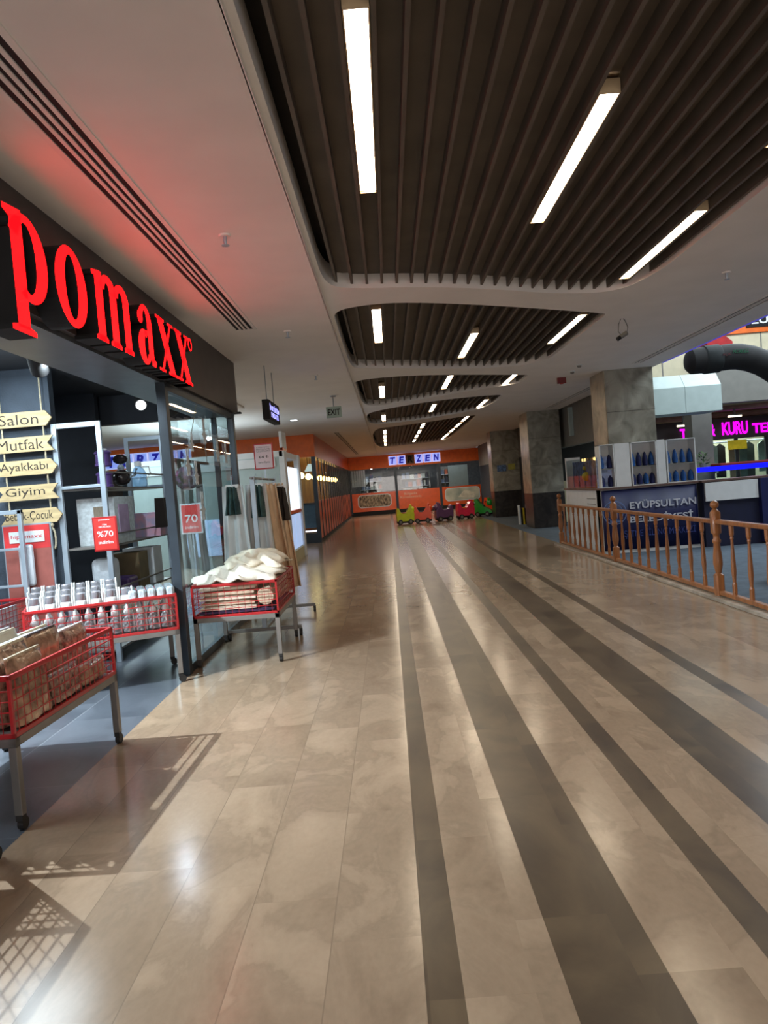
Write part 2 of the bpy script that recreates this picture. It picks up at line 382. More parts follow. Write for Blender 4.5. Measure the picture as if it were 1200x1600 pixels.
for pi, poly in enumerate(panels):
    mb = MB(); x = -.3093
    while x < 2.62:
        ys = spans(poly, x)
        if len(ys) >= 2:
            mb.box(x-.011, x+.011, ys[0]-.02, ys[-1]+.05, CM+.035, CM+.14)
            # upper flat tray beside each blade
            mb.box(x+.011, x+.1207, ys[0]-.02, ys[-1]+.05, CM+.125, CM+.14)
        x += .1317
    struct('ceiling_slats', mb, M['slat'])
# linear lights
ords = ['nearest', 'second', 'third', 'fourth', 'fifth', 'sixth', 'seventh', 'eighth', 'ninth', 'tenth']
LZ = CM+.03
def fixture_proto(L):
    t = thing('ceiling_light', 'x', 'ceiling light', (0, 0, LZ), 0, 'linear lights in the slatted ceiling')
    h = MB(); h.box(-.052, -.046, -L/2-.006, L/2+.006, 0, .07); h.box(.046, .052, -L/2-.006, L/2+.006, 0, .07)
    h.box(-.052, .052, -L/2-.012, -L/2-.006, 0, .07); h.box(-.052, .052, L/2+.006, L/2+.012, 0, .07); h.box(-.052, .052, -L/2, L/2, .064, .07)
    h.build('housing', mat('light_housing', lin(190,165,130), .4, .2), t)
    MB().add([(-.046, -L/2, .012), (.046, -L/2, .012), (.046, L/2, .012), (-.046, L/2, .012)], [(3, 2, 1, 0)]).build('diffuser', M['strip'], t); return t
P1 = fixture_proto(1.68); first = [True]
rows = {'left': (.02, [3.61, 8.2, 13.8, 19.0, 23.9, 26.2, 28.5, 30.8]),
        'middle': (1.205, [-.6, 4.38, 9.8, 13.2, 17.5, 22.6, 25.0, 27.4, 29.8]),
        'right': (2.388, [3.44, 6.11, 9.25, 13.65, 17.4, 21.3, 23.5, 25.7, 27.9, 29.6])}
for side, (x, ys) in rows.items():
    n = 0
    for y in ys:
        lab = f'{ords[n]} long white light from the viewer in the {side} row of the dark slatted ceiling'; 
        if y > 0: n += 1
        if first[0]: P1.location = (x, y, LZ); P1['label'] = lab; first[0] = False
        else: dup(P1, (x, y, LZ), 0, lab if y > 0 else 'long white light in the dark slatted ceiling above the viewer')
# walls far behind and around, seen or reflected
struct('wall_back', S(-7, 16, -7.2, -7, -.1, 7), M['plaster'])
struct('wall_left', S(-7.2, -7, -7, 9.3, 0, CE), M['store_dark'])
struct('wall_left', S(-13.2, -13, 9.3, 44, 0, CE), M['plaster'])
struct('wall_front', S(-13, 16, 44, 44.2, 0, CE), mat('shop_back_wall', lin(120,120,122), .7))
struct('wall_right', S(16, 16.2, -7, 44, -.1, 7), M['grey'])
struct('ceiling', S(4.9, 16.2, -7.2, 44, 6.6, 6.7), M['plaster'])
struct('ceiling', S(-13.2, 4.9, 39.5, 44.2, CE, CE+.1), M['plaster'])
struct('wall_right', S(4.9, 5.0, -7, 39.5, CM+.18, 6.6), M['plaster'])
struct('wall_right', S(5.0, 5.2, 15.6, 39.4, 2.2, 6.6), M['grey'])
struct('wall_right', S(5.0, 5.2, 24.0, 39.4, 0, 2.2), M['store_dark'])
struct('wall_front', S(5.2, 16, 21.8, 22.0, 0, 6.6), M['beige'])

# ================================================================== STORE ON THE LEFT
t = thing('sign_fascia', 'dark fascia band above the shop entrance behind the red letters', 'fascia', (0, 0, 0))
f = MB().box(-2.36, -1.84, -6.9, 9.25, 2.58, CE); f.build('panel', M['fascia'], t)
S(-2.34, -1.88, -6.9, 9.22, 2.545, 2.58).build('underside', M['soffit'], t)
MB().box(-2.0, -1.80, 9.2, 9.29, 2.575, 2.595).build('end_flashing', M['black'], t)
tag(S(-6.9, -2.36, 9.16, 9.3, 2.56, CE-.002).build('side_fascia', M['store_dark']), 'dark header above the side glass of the shop', 'fascia')
struct('ceiling', S(-7, -2.36, -7, 9.15, 2.92, 2.98), M['store_dark'])
# red letters -----------------------------------------------------------
XF, XB = -1.70, -1.84
def LF(y0, sy, z0, sz): return lambda u, v, d: (d, y0+u*sy, z0+v*sz)
def ring(mb, fn, c, ro, ri, a0=0, a1=360, n=40, ci=None):
    ci = ci or c; k = max(6, int(n*(a1-a0)/360)); vs = []; fr = []; sd = []
    for i in range(k+1):
        a = math.radians(a0+(a1-a0)*i/k); ca, sa = math.cos(a), math.sin(a)
        o = (c[0]+ro[0]*ca, c[1]+ro[1]*sa); q = (ci[0]+ri[0]*ca, ci[1]+ri[1]*sa)
        vs += [fn(*o, XF), fn(*q, XF), fn(*o, XB), fn(*q, XB)]
    for i in range(k):
        b = 4*i; fr.append((b, b+1, b+5, b+4)); sd += [(b, b+4, b+6, b+2), (b+1, b+3, b+7, b+5), (b+2, b+6, b+7, b+3)]
    mb.add(vs, fr, 0); mb.add(vs, sd, 1)
def pz(mb, fn, poly): mb.prism(poly, fn, XF, XB, 0, 1)
LT = thing('shop_sign', 'red illuminated raised letters reading pomaxx on the dark fascia', 'sign', (0, 0, 0))
SG = [M['signred'], M['black']]
def letter(ch, y0, wd, z0, xh):
    mb = MB(); fn = LF(y0, wd, z0, xh)
    if ch == 'p':
        pz(mb, fn, [(.14,-.36),(.42,-.36),(.42,.98),(.14,.90)]); pz(mb, fn, [(0,-.42),(.56,-.42),(.56,-.36),(.42,-.33),(.14,-.33),(0,-.36)])
        pz(mb, fn, [(0,.93),(.14,.88),(.42,1.0),(.42,1.04),(0,.99)])
        ring(mb, fn, (.52,.5), (.48,.52), (.21,.42), -120, 150, ci=(.5,.5))
    if ch == 'o': ring(mb, fn, (.5,.5), (.5,.52), (.2,.42))
    if ch == '°': ring(mb, fn, (.5,.5), (.5,.5), (.3,.34), n=20)
    if ch == 'm':
        for x in (.06, .40, .74): pz(mb, fn, [(x,0),(x+.17,0),(x+.17,.80),(x,.80)]); pz(mb, fn, [(x-.05,-.005),(x+.22,-.005),(x+.22,.05),(x+.17,.08),(x,.08),(x-.05,.05)])
        pz(mb, fn, [(.06,.80),(.23,.80),(.23,1.02),(.17,1.02),(0,.97),(0,.91),(.06,.91)])
        for x in (.23, .57): ring(mb, fn, (x+.14,.78), (.20,.25), (.06,.13), 0, 175, ci=(x+.11,.78))
    if ch == 'a':
        pz(mb, fn, [(.58,.12),(.86,.04),(.86,.72),(.58,.72)])
        ring(mb, fn, (.48,.70), (.38,.31), (.12,.22), 0, 150, ci=(.46,.70)); mb_c = MB()
        ring(mb, fn, (.20,.76), (.15,.11), (.0,.0))
        ring(mb, fn, (.36,.27), (.36,.30), (.09,.20), 60, 330, ci=(.44,.27))
        pz(mb, fn, [(.58,.50),(.58,.58),(.40,.56),(.38,.49)]); pz(mb, fn, [(.72,.0),(.92,-.01),(1.0,.06),(.98,.10),(.86,.12),(.72,.12)])
    if ch == 'x':
        pz(mb, fn, [(.04,1),(.36,1),(1.0,0),(.66,0)]); pz(mb, fn, [(.80,1),(.90,1),(.24,0),(.14,0)])
        for a, b, z in ((-.02,.46,1),(.66,1.0,1)): pz(mb, fn, [(a,z-.05),(b,z-.05),(b,z),(a,z)])
        for a, b in ((0,.36),(.54,1.08)): pz(mb, fn, [(a,0),(b,0),(b,.05),(a,.05)])
    mb.build('letter', SG, LT)
for ch, y0, wd, z0, xh in [('p',3.42,.42,2.56,.42),('o',3.93,.41,2.55,.44),('m',4.44,.68,2.55,.43),('a',5.21,.38,2.55,.43),('x',5.66,.44,2.55,.43),('x',6.15,.43,2.55,.43),('°',6.56,.13,2.87,.12)]: letter(ch, y0, wd, z0, xh)
# linear air diffusers ---------------------------------------------------
def diffuser(x, y0, y1, z, lab, wdt=.20):
    t = thing('linear_air_diffuser', lab, 'air vent', (x, (y0+y1)/2, z)); L = y1-y0
    fr = MB(); fr.box(-wdt/2-.03, -wdt/2, -L/2, L/2, -.008, 0).box(wdt/2, wdt/2+.03, -L/2, L/2, -.008, 0).box(-wdt/2-.03, wdt/2+.03, L/2, L/2+.03, -.008, 0)
    fr.build('frame', M['plaster'], t)
    S(-wdt/2, wdt/2, -L/2, L/2, -.002, 0).build('slot_backing', M['black'], t)
    n = 5 if wdt > .15 else 3
    for k in range(1, n-1 if n == 5 else n):
        xx = -wdt/2+wdt*k/(n-1 if n == 5 else n); S(xx-.010, xx+.010, -L/2, L/2, -.009, -.001).build('vane', M['plaster'], t)
    return t
diffuser(-1.335, -6, 7.45, CE, 'long slotted ceiling vent glowing red beside the shop sign', .17)
diffuser(-1.42, 21.6, 36, CE, 'dark slot vent in the far ceiling beside the orange shop', .12)
diffuser(4.38, -3, 12.4, CM, 'slot vent along the right ceiling edge before the marble column', .12)
diffuser(4.45, 14.2, 19.6, CM, 'slot vent in the ceiling between the two nearer marble columns', .14)
S(4.885, 4.90, -6, 12.6, CM-.012, CM+.02).build('blue_led_strip', M['led_dim']); tag(C.objects['blue_led_strip'] if 'blue_led_strip' in C.objects else None, 'thin blue light line along the right ceiling edge', 'light strip')
# mullions and glass -----------------------------------------------------
t = thing('shopfront_window', 'framed glass shopfront pane right of the shop entrance', 'shop window', (-1.88, 7.7, 0))
for y, wd in ((-1.42, .09), (1.30, .09)): S(-.05, .03, y-wd/2, y+wd/2, 0, 2.55).build('post', M['darkframe'], t, .004)
S(-.04, .02, -1.37, 1.26, 0, .07).build('bottom_rail', M['darkframe'], t, .004)
S(-.04, .02, -1.37, 1.26, 2.49, 2.55).build('top_rail', M['darkframe'], t, .004)
S(-.012, -.004, -1.37, 1.26, .07, 2.49).build('pane', M['clear'], t)
t = thing('side_window', 'glass side wall of the shop facing the side hall', 'shop window', (-4.2, 9.22, 0))
for x in (2.25, 2.05, .2, -1.8): S(x-.03, x+.03, -.03, .03, 0, 2.55).build('post', M['darkframe'], t)
S(-2.6, 2.22, -.004, .004, .05, 2.55).build('pane', M['clear'], t)
struct('wall_left', S(-6.99, -3.222, 7.05, 7.15, 0, 2.92), M['wall_dark'])
struct('wall_left', S(-6.99, -3.50, 8.85, 8.95, 0, 2.92), M['store_dark'])
# bunny stickers on the glass
def bunny(y, z, s, lab):
    s *= 2.2; z -= s*.4; fn = lambda u, v, d: (-1.872+d, y+u*s*1.5, z+v*s); mb = MB()
    def ell(cx, cy, rx, ry): mb.prism([(cx+rx*math.cos(a*PI/8), cy+ry*math.sin(a*PI/8)) for a in range(16)], fn, .003, 0)
    ell(0, 0, .35, .45); ell(0, .65, .27, .25); ell(-.16, 1.15, .09, .34); ell(.16, 1.15, .09, .34); ell(-.4, .1, .18, .08); ell(.4, .1, .18, .08); ell(-.2, -.5, .14, .2); ell(.2, -.5, .14, .2)
    return tag(mb.build('window_sticker', M['whitebox']), lab, 'sticker', 'white figure stickers on the shop glass')
for (px, py), s, d in zip(((293,722),(299,690),(318,674),(339,703),(306,738),(352,708),(316,790)), (.055,.04,.055,.055,.05,.05,.06),
      ('above the green ball','small one topmost on the pane','high beside the header','right of the ceiling light reflection','right of the green ball','nearest the far post','lowest, above the blue panel')):
    p = atX(px, py, -1.875); bunny(p.y, p.z, s, 'white cut-out sticker on the shop glass, '+d)
# hanging ball ornament
p = atX(292, 747, -2.05)
t = thing('hanging_ornament', 'green and purple leafy ball hanging behind the shop glass', 'ornament', p)
MB().ball((0,0,0), .125, 14).build('leaf_ball', mat('leafy_ball', lin(70,88,52), .8, var=.3, scale=18, col2=lin(120,90,120), bump=1), t, smooth=True)
MB().tube([(0,0,.12),(.18,0,2.56-p.z)], .004, 5).build('string', M['rope'], t)
# spotlights on the store ceiling
def track_spot(loc, face, lit, lab):
    t = thing('track_spotlight', lab, 'spotlight', loc)
    S(-.03, .03, -.05, .05, .12, .36).build('bracket', M['black'], t, .004)
    d = Vector(face).normalized(); b = MB(); b.tube([-d*.09, d*.10], .065, 16); b.build('lamp_body', M['black'] if lit != 2 else M['soffit'], t, smooth=True)
    h = MB(); h.tube([d*.101, d*.108], .052, 16); h.build('lamp_face', M['bulb'] if lit else M['black'], t)
track_spot((-2.62, 7.9, 2.63), (.30, -.85, -.42), 1, 'lit white spotlight under the shop ceiling above the shelves')
track_spot((-2.46, 5.25, 2.60), (-.3, .9, -.5), 0, 'black spotlight by the hanging wooden signs')
track_spot((-2.50, 8.5, 2.62), (.5, .2, -.8), 0, 'unlit black spotlight behind the lit one')
tag(S(-2.62, -2.58, 2, 9.0, 2.86, 2.92).build('light_track', M['black']), 'black track carrying the shop spotlights', 'track')

# wooden arrow signs ----------------------------------------------------
def plank(word, py_mid, kind, tip_px, lenm, lab):
    tip = atY(tip_px, py_mid, 6.95); tip.y = 6.95
    t = thing('wooden_sign', lab, 'sign', (tip.x-lenm/2, 6.95, tip.z), 0)
    h, L = .072, lenm/2; 
    right = [(L-.06, h), (L, 0), (L-.06, -h)] if kind == 'point' else [(L, h), (L-.06, 0), (L, -h)]
    left = [(-L, -h), (-L+.06, 0), (-L, h)]
    MB().prism(left+right, lambda u, v, d: (u, d, v), -.01, .01).build('board', M['plank'], t)
    text('lettering', word, M['dtext'], t, (-.02, -.0125, 0), min(lenm-.14, .072*len(word)+.02), .10, bold=-.005)
    return tip
tips = []
for word, y, kind, px, ln, lab in (('Salon', 652, 'point', 81, .60, 'pale wooden arrow sign reading Salon, topmost on the rope'), ('Mutfak', 691, 'tail', 84, .60, 'pale wooden banner sign reading Mutfak'),
      ('Ayakkabı', 727, 'point', 90, .60, 'pale wooden arrow sign reading Ayakkabı'), ('Giyim', 766, 'tail', 92, .60, 'pale wooden banner sign reading Giyim'),
      ('Bebek-Çocuk', 803, 'point', 98, .60, 'pale wooden arrow sign reading Bebek-Çocuk, lowest on the rope')): tips.append(plank(word, y, kind, px, ln, lab))
t = thing('hanging_rope', 'pale ropes carrying the wooden signs, with a knotted loop', 'rope', (0, 6.965, 0))
xr = tips[0].x-.10; xl = xr-.40
for x, zt in ((xr, 2.9), (xl, 2.9)): MB().tube([(x, 0, zt), (x, 0, tips[-1].z-.06)], .008, 6).build('strand', M['rope'], t)
z0 = tips[-1].z-.10
MB().ball((xr, -.02, z0), .024, 8).tube([(xr+.03*math.sin(a*PI/6), -.02, z0-.02-.11*(1-math.cos(a*PI/6))) for a in range(13)], .009, 6).build('knot_loop', M['rope'], t, smooth=True)
# red promotional board
t = thing('promotional_board', 'tall red board with a white shop label behind the silver rack', 'board', (-3.50, 6.93, 0))
S(-.235, .235, -.012, .012, 0, 1.42).build('frame', M['silver'], t)
S(-.222, .222, -.018, -.012, .02, 1.405).build('panel', mat('red_to_brown_print', lin(150,84,76), .6), t)
S(-.222, .222, -.019, -.012, 1.18, 1.405).build('red_header', mat('red_print', lin(200,50,52), .6), t)
S(-.17, .17, -.026, -.019, 1.24, 1.35).build('label_plate', M['whitebox'], t, .004)
text('lettering', 'hipomaxx', M['rtext'], t, (0, -.0285, 1.295), .30, .05, bold=0)
tag(S(-.07, .07, -.05, .0, -.2, .2).build('white_packet', mat('white_film_packet', lin(190,196,204), .3, bump=.8, bscale=14), bevel=.03, loc=atY(45, 883, 6.88)), 'white plastic wrapped packet hanging before the red board', 'packet')
def sale_sign(loc, wd, h, lines, lab, post=0, facing='-Y', body='red', rim=None):
    t = thing('price_sign', lab, 'sign', loc)
    if facing == '-Y': bx = lambda a,b,c,d,e,f: S(a,b,c,d,e,f)
    else: bx = lambda a,b,c,d,e,f: S(-d,-c,a,b,e,f)
    bx(-wd/2, wd/2, -.004, .006, -h/2, h/2).build('frame', M[rim or 'red'], t, .003)
    bx(-wd/2+.015, wd/2-.015, -.007, -.004, -h/2+.015, h/2-.015).build('card', M[body] if body in M else body, t)
    for txt, z, tw, th, m in lines:
        c = (0, -.0095, z*h) if facing == '-Y' else (.0095, 0, z*h)
        text('lettering', txt, m, t, c, tw*wd, th*h, facing, .002, .01)
    if post: bx(-.008, .008, .004, .014, -h/2-post, -h/2).build('post', M['silver'], t)
    return t
M['redcard'] = mat('red_card', lin(214,52,46), .5, var=.02); M['wt'] = mat('white_lettering', lin(235,235,235), .5, var=0)
p = atY(165, 834, 7.0)
sale_sign(p, .24, .335, [('%70', .0, .66, .17, M['wt']), ('indirim', -.24, .60, .10, M['wt']), ('TÜM\nÜRÜNLERDE', .24, .5, .12, M['wt']), ('pomaxx', .40, .45, .05, M['wt'])], 'bright red %70 discount sign in front of the silver shelves', .28, body='redcard')
p = atX(297, 811, -2.0)
sale_sign((-2.03, 7.36, p.z), .22, .31, [('70', .0, .6, .26, M['wt']), ('indirim', -.28, .60, .10, M['wt'])], 'dull red 70 discount sign behind the shop glass', p.z-.155, body='redcard', rim='whitebox').name = 'discount_sign'
tag(S(-2.27, -2.23, 7.45, 9.1, 1.95, 1.98).build('garment_rail', M['greyleg']), 'grey rail carrying pale cloths behind the shop glass', 'rail')
for yy in (7.45, 9.08): S(-2.255, -2.245, yy, yy+.01, 1.97, 2.56 if yy < 9 else 2.57).build('post', M['greyleg'], C.objects['garment_rail'])

# silver shelving unit with goods -----------------------------------------
t = thing('shelving_unit', 'silver framed open shelving unit inside the shop entrance', 'shelf', (-2.975, 8.1, 0))
for y in (-1.08, .85):
    fr = MB()
    for x in (-.215, .215): fr.box(x-.025, x+.025, y-.02, y+.02, 0, 2.36)
    for z in (2.31, 1.72): fr.box(-.19, .19, y-.02, y+.02, z, z+.05 if z > 2 else z+.03)
    fr.build('end_frame', M['silver'], t, .003)
for z in (1.72, 1.14, .60, .12): S(-.2, .2, -1.06, .83, z-.02, z).build('shelf', M['greyleg'], t)
for z in (1.86, 1.24, .70): S(.205, .22, -1.06, .83, z, z+.015).build('guard_rail', M['greyleg'], t)
def kettle(loc, s, m, lab):
    t = thing('storage_jar', lab, 'jar', loc)
    MB().lathe([(.07*s,0),(.085*s,.01),(.085*s,.03),(.075*s,.035),(.075*s,.13),(.085*s,.135),(.085*s,.15),(.05*s,.17)], n=20).build('body', m, t, smooth=True)
    MB().lathe([(.05*s,.17),(.05*s,.185),(.015*s,.19),(.012*s,.215)], n=12).build('lid', M['white'], t, smooth=True)
M['violet'] = mat('violet_enamel', lin(86,62,120), .35)
p = atY(166, 742, 7.5)
kettle((-2.93, 7.5, 1.72), 1.0, M['violet'], 'purple lidded storage jar, lower of the two on the top shelf')
kettle((-2.93, 7.5, 1.94), 1.0, M['violet'], 'purple lidded storage jar, upper of the two on the top shelf')
t = thing('water_jug', 'clear blue water jug with a white cap on the top shelf', 'jug', (-2.85, 8.3, 1.72))
MB().lathe([(.075,0),(.09,.02),(.09,.15),(.065,.2),(.035,.24)], n=20).build('body', glass('blue_jug', (.62,.78,.95), 2, .3), t, smooth=True)
MB().lathe([(.04,.24),(.04,.29),(.02,.30)], n=16).build('cap', M['white'], t, smooth=True)
MB().tube([(.03,0,.23),(.12,0,.23),(.135,0,.15),(.08,0,.08)], .010, 8).build('handle', M['white'], t, smooth=True)
for i, (y, m, lab) in enumerate(((7.9, M['black'], 'dark glossy teapot set packed beside the purple jars'), )):
    t = thing('teapot', lab, 'teapot', (-2.9, y, 1.72)); MB().ball((0,0,.11), .1, 14, .9).build('body', mat('dark_glass', lin(40,34,34), .15), t, smooth=True)
    MB().tube([(.07,0,.1),(.15,0,.13),(.17,0,.2)], .014, 6).build('spout', M['silver'], t, smooth=True); MB().ball((0,0,.22), .04, 8).build('lid', M['silver'], t, smooth=True)
    MB().ball((0,0,.31), .08, 12, .7).build('upper_pot', mat('dark_glass', lin(40,34,34), .15), t, smooth=True)
# gift boxes and packs on shelves
t = thing('gift_box', 'large white patterned gift box with two cloth windows on the middle shelf', 'box', (-2.975, 7.55, 1.14))
S(-.19, .19, -.25, .30, 0, .48).build('box', mat('white_patterned_card', lin(196,204,208), .6, var=.08, scale=30), t, .004)
S(-.02, .12, -.258, -.25, .17, .39).build('window', mat('beige_folds', lin(128,116,100), .9, scale=20, stretch=(8,1,1)), t)
S(.19, .198, -.15, .12, .10, .40).build('window', mat('lilac_cloth', lin(176,152,182), .9), t)
for y, z, h, dpt, m, lab in ((8.05, .60, .40, .30, mat('kraft_card', lin(112,98,70), .7), 'brown card box with a string on the lower shelf'), (8.55, .60, .42, .3, M['whitebox'], 'white grey box at the far end of the lower shelf')):
    tag(S(-.18, .18, -dpt/2, dpt/2, 0, h).build('box', m, bevel=.006, loc=(-2.975, y, z)), lab, 'box')
tag(S(-.12, .12, -.1, .1, -.0, .40).build('pillow_pack', mat('white_quilted_film', lin(205,214,222), .35, bump=1, bscale=18), bevel=.06, loc=(-2.95, 7.36, .605), seg=4), 'white quilted pillow in a clear bag below the red sign', 'pillow pack')
tag(S(-.16, .16, -.14, .14, 0, .16).build('folded_throw', M['violet'], bevel=.03, loc=(-2.96, 7.72, .605)), 'lilac folded throw beside the white pillow pack', 'cloth')
t = thing('cartoon_box', 'pale pink and blue printed box on the middle shelf near the glass', 'box', (-2.9, 8.62, 1.14)); 
S(-.18, .18, -.12, .12, 0, .28).build('box', mat('pastel_print', lin(190,190,225), .5, col2=lin(225,170,190), scale=9, var=.1), t)
# dark bags hanging at the far end of the shelf
for i in range(4):
    tag(MB().prism([(-.08,0),(.08,0),(.06,.34),(-.06,.34)], lambda u, v, d: (u*.5, u+d, v), -.03, .03).build('hanging_bag', mat('dark_leather', lin(40+14*i,32+6*i,30), .5), loc=(-2.62, 8.25+.17*i, 1.24), bevel=.01),
        ['darkest', 'second darkest', 'brownish', 'light brown'][i]+' bag hanging between the shelves and the glass', 'bag')
# hanging pale garments behind the glass, blue panel
for i, (px, m) in enumerate(((283, lin(150,160,158)), (296, lin(185,195,195)), (312, lin(96,98,96)))):
    mb = MB(); n = 14; vs = []; p = atX(px, 790, -2.25)
    for r in range(9):
        for c in range(n): vs.append((.025*math.sin(c*1.9+i)+.01*math.sin(r), (c/(n-1)-.5)*(.16+.05*r/8), -r*.17))
    fs = [(r*n+c, r*n+c+1, (r+1)*n+c+1, (r+1)*n+c) for r in range(8) for c in range(n-1)]
    mb.add(vs, fs); o = mb.build('hanging_cloth', mat('pale_cloth', m, .9), smooth=True, loc=(-2.25, p.y, 1.95)); o.modifiers.new('s', 'SOLIDIFY').thickness = .012
    tag(o, ['pale grey cloth hanging behind the glass by the near post', 'white lace cloth hanging behind the glass', 'dark grey cloth hanging behind the glass'][i], 'cloth')

# ================================================================== DISPLAY CARTS
def make_cart(lab, W, L, loc, rz, z0=.47, z1=.75):
    t = thing('display_cart', lab, 'display cart', loc, rz)
    b = MB(); x, y = W/2, L/2
    for zz, th in ((z1, .022), (z0, .022)):
        b.box(-x, x, -y, -y+.018, zz-th, zz).box(-x, x, y-.018, y, zz-th, zz).box(-x, -x+.018, -y, y, zz-th, zz).box(x-.018, x, -y, y, zz-th, zz)
    for sx in (-1, 1):
        for sy in (-1, 1): cx, cy = sx*(x-.009), sy*(y-.009); b.box(cx-.009, cx+.009, cy-.009, cy+.009, z0, z1)
    b.build('rim_frame', M['red'], t, .002)
    g = MB(); r = .0028; zs = [z0+(z1-z0)*k/5.5 for k in range(1, 6)]
    for zz in zs:
        for s in (-1, 1): g.box(-x+.01, x-.01, s*(y-.009)-r, s*(y-.009)+r, zz-r, zz+r).box(s*(x-.009)-r, s*(x-.009)+r, -y+.01, y-.01, zz-r, zz+r)
    r = .0016; k = -x+.06
    while k < x-.03:
        for s in (-1, 1): g.box(k-r, k+r, s*(y-.009)-r, s*(y-.009)+r, z0, z1-.01)
        k += .06
    k = -y+.06
    while k < y-.03:
        for s in (-1, 1): g.box(s*(x-.009)-r, s*(x-.009)+r, k-r, k+r, z0, z1-.01)
        k += .06
    g.build('wire_grid', M['red'], t)
    S(-x+.02, x-.02, -y+.02, y-.02, z0-.02, z0-.012).build('tray', M['greyleg'], t)
    f = MB(); f.box(-x, x, -y, -y+.04, z0-.065, z0-.022).box(-x, x, y-.04, y, z0-.065, z0-.022).box(-x, -x+.04, -y, y, z0-.065, z0-.022).box(x-.04, x, -y, y, z0-.065, z0-.022)
    f.build('table_frame', M['greyleg'], t, .003)
    for sx in (-1, 1):
        for sy in (-1, 1):
            lx, ly = sx*(x-.02), sy*(y-.02); S(lx-.02, lx+.02, ly-.02, ly+.02, .075, z0-.065).build('leg', M['greyleg'], t, .003)
            c = MB(); c.box(lx-.016, lx+.016, ly-.02, ly+.02, .05, .078).tube([(lx-.014, ly+.012, .03), (lx+.014, ly+.012, .03)], .03, 14); c.build('caster', M['rubber'], t, smooth=False)
    return t
CX1, CY1 = -2.22, 4.015
make_cart('red wire basket cart nearest the viewer, full of brown wrapped packs', .78, 1.20, (-2.235, 3.99, 0), math.radians(-1.5))
make_cart('red wire basket cart just outside the left edge, nearer than the packs cart', .78, 1.12, (CX1, 2.56, 0), 0)
make_cart('red wire basket cart of white capped jars across the shop entrance', .78, 1.17, (-2.53, 6.16, 0), math.radians(-68))
make_cart('red wire basket cart piled with cream towels before the shop glass', .78, 1.12, (-1.46, 7.02, 0), 0)
make_cart('red wire basket cart of white boxes, partly seen at the left edge', .70, 1.1, (-3.93, 6.27, 0), math.radians(-90))
# brown wrapped packs (standing, faces to the corridor)
cols = [M['kraft'], M['kraft2'], mat('cream_wrap', lin(196,186,160), .35, coat=.8), mat('grey_wrap', lin(140,144,156), .35, coat=.8), mat('white_wrap', lin(206,210,214), .35, coat=.8), mat('charcoal_wrap', lin(66,64,70), .35, coat=.8)]
edgem = mat('pack_edge', lin(205,198,180), .4, coat=.5)
def pack(x, y, wy, h, m, lab, tilt, edge):
    t = thing('wrapped_pack', lab, 'wrapped pack', (x, y, .475), 0, 'wrapped textile packs in the nearest cart'); t.rotation_euler = (0, tilt, 0)
    mb = MB(); nx, ny, nz = 2, 10, 7; vs = []
    rr = random.Random(int(x*1000+y*77))
    def wob(): return (rr.random()-.5)*.012
    gx = .034
    for k in range(nz+1):
        for j in range(ny+1):
            yy = -wy/2+wy*j/ny; zz = h*k/nz; e = min(1, 6*min(j/ny, 1-j/ny, k/nz+.1, 1-k/nz)+.25)
            vs.append((gx*e+wob(), yy+wob()*.5, zz+wob()*.4)); vs.append((-gx*e+wob(), yy+wob()*.5, zz))
    idx = lambda j, k, s: 2*(k*(ny+1)+j)+s; fs = []
    for k in range(nz):
        for j in range(ny):
            fs += [(idx(j,k,0), idx(j+1,k,0), idx(j+1,k+1,0), idx(j,k+1,0)), (idx(j,k,1), idx(j,k+1,1), idx(j+1,k+1,1), idx(j+1,k,1))]
    for j in range(ny): fs += [(idx(j,nz,0), idx(j+1,nz,0), idx(j+1,nz,1), idx(j,nz,1)), (idx(j,0,1), idx(j+1,0,1), idx(j+1,0,0), idx(j,0,0))]
    for k in range(nz): fs += [(idx(0,k,0), idx(0,k+1,0), idx(0,k+1,1), idx(0,k,1)), (idx(ny,k,1), idx(ny,k+1,1), idx(ny,k+1,0), idx(ny,k,0))]
    mb.add(vs, fs); mb.build('film_wrap', m, t, smooth=True)
    S(-.010, .010, -wy/2+.01, wy/2-.01, h-.006, h+.010).build('card_edge', edge, t, .003)
nth_ = ['first', 'second', 'third', 'fourth', 'fifth', 'sixth', 'seventh', 'eighth', 'ninth']
cellname = ['far', 'middle', 'near']
for r in range(9):
    for c in range(3):
        x = CX1+.325-r*.078; y = CY1+.36-.365*c
        m = cols[(0, 1)[(r+c) % 2]] if r < 2 else cols[[2,3,4,2,5,3,4][(r*3+c*2) % 7]]
        colname = 'brown' if r < 2 else ['cream','grey','white','cream','charcoal','grey','white'][(r*3+c*2) % 7]
        e = cols[[4,2,4,3,2,5,2][(r*2+c*3) % 7]]
        pack(x, y, .345, (.335+.02*((r*5+c*3) % 3)-(.05 if c == 0 else 0)) if r else (.11, .15, .33)[c], m, f'{colname} wrapped pack in the nearest cart, {cellname[c]} column, ' + (nth_[r] + ' from the corridor side'), -.10, e)
for c in range(3):
    pack(CX1+.2, 2.2+.36*c, .345, (.36, .33, .2)[c], M['kraft'], f'brown wrapped pack in the cart just outside the left edge, {cellname[2-c]} column', -.10, edgem)
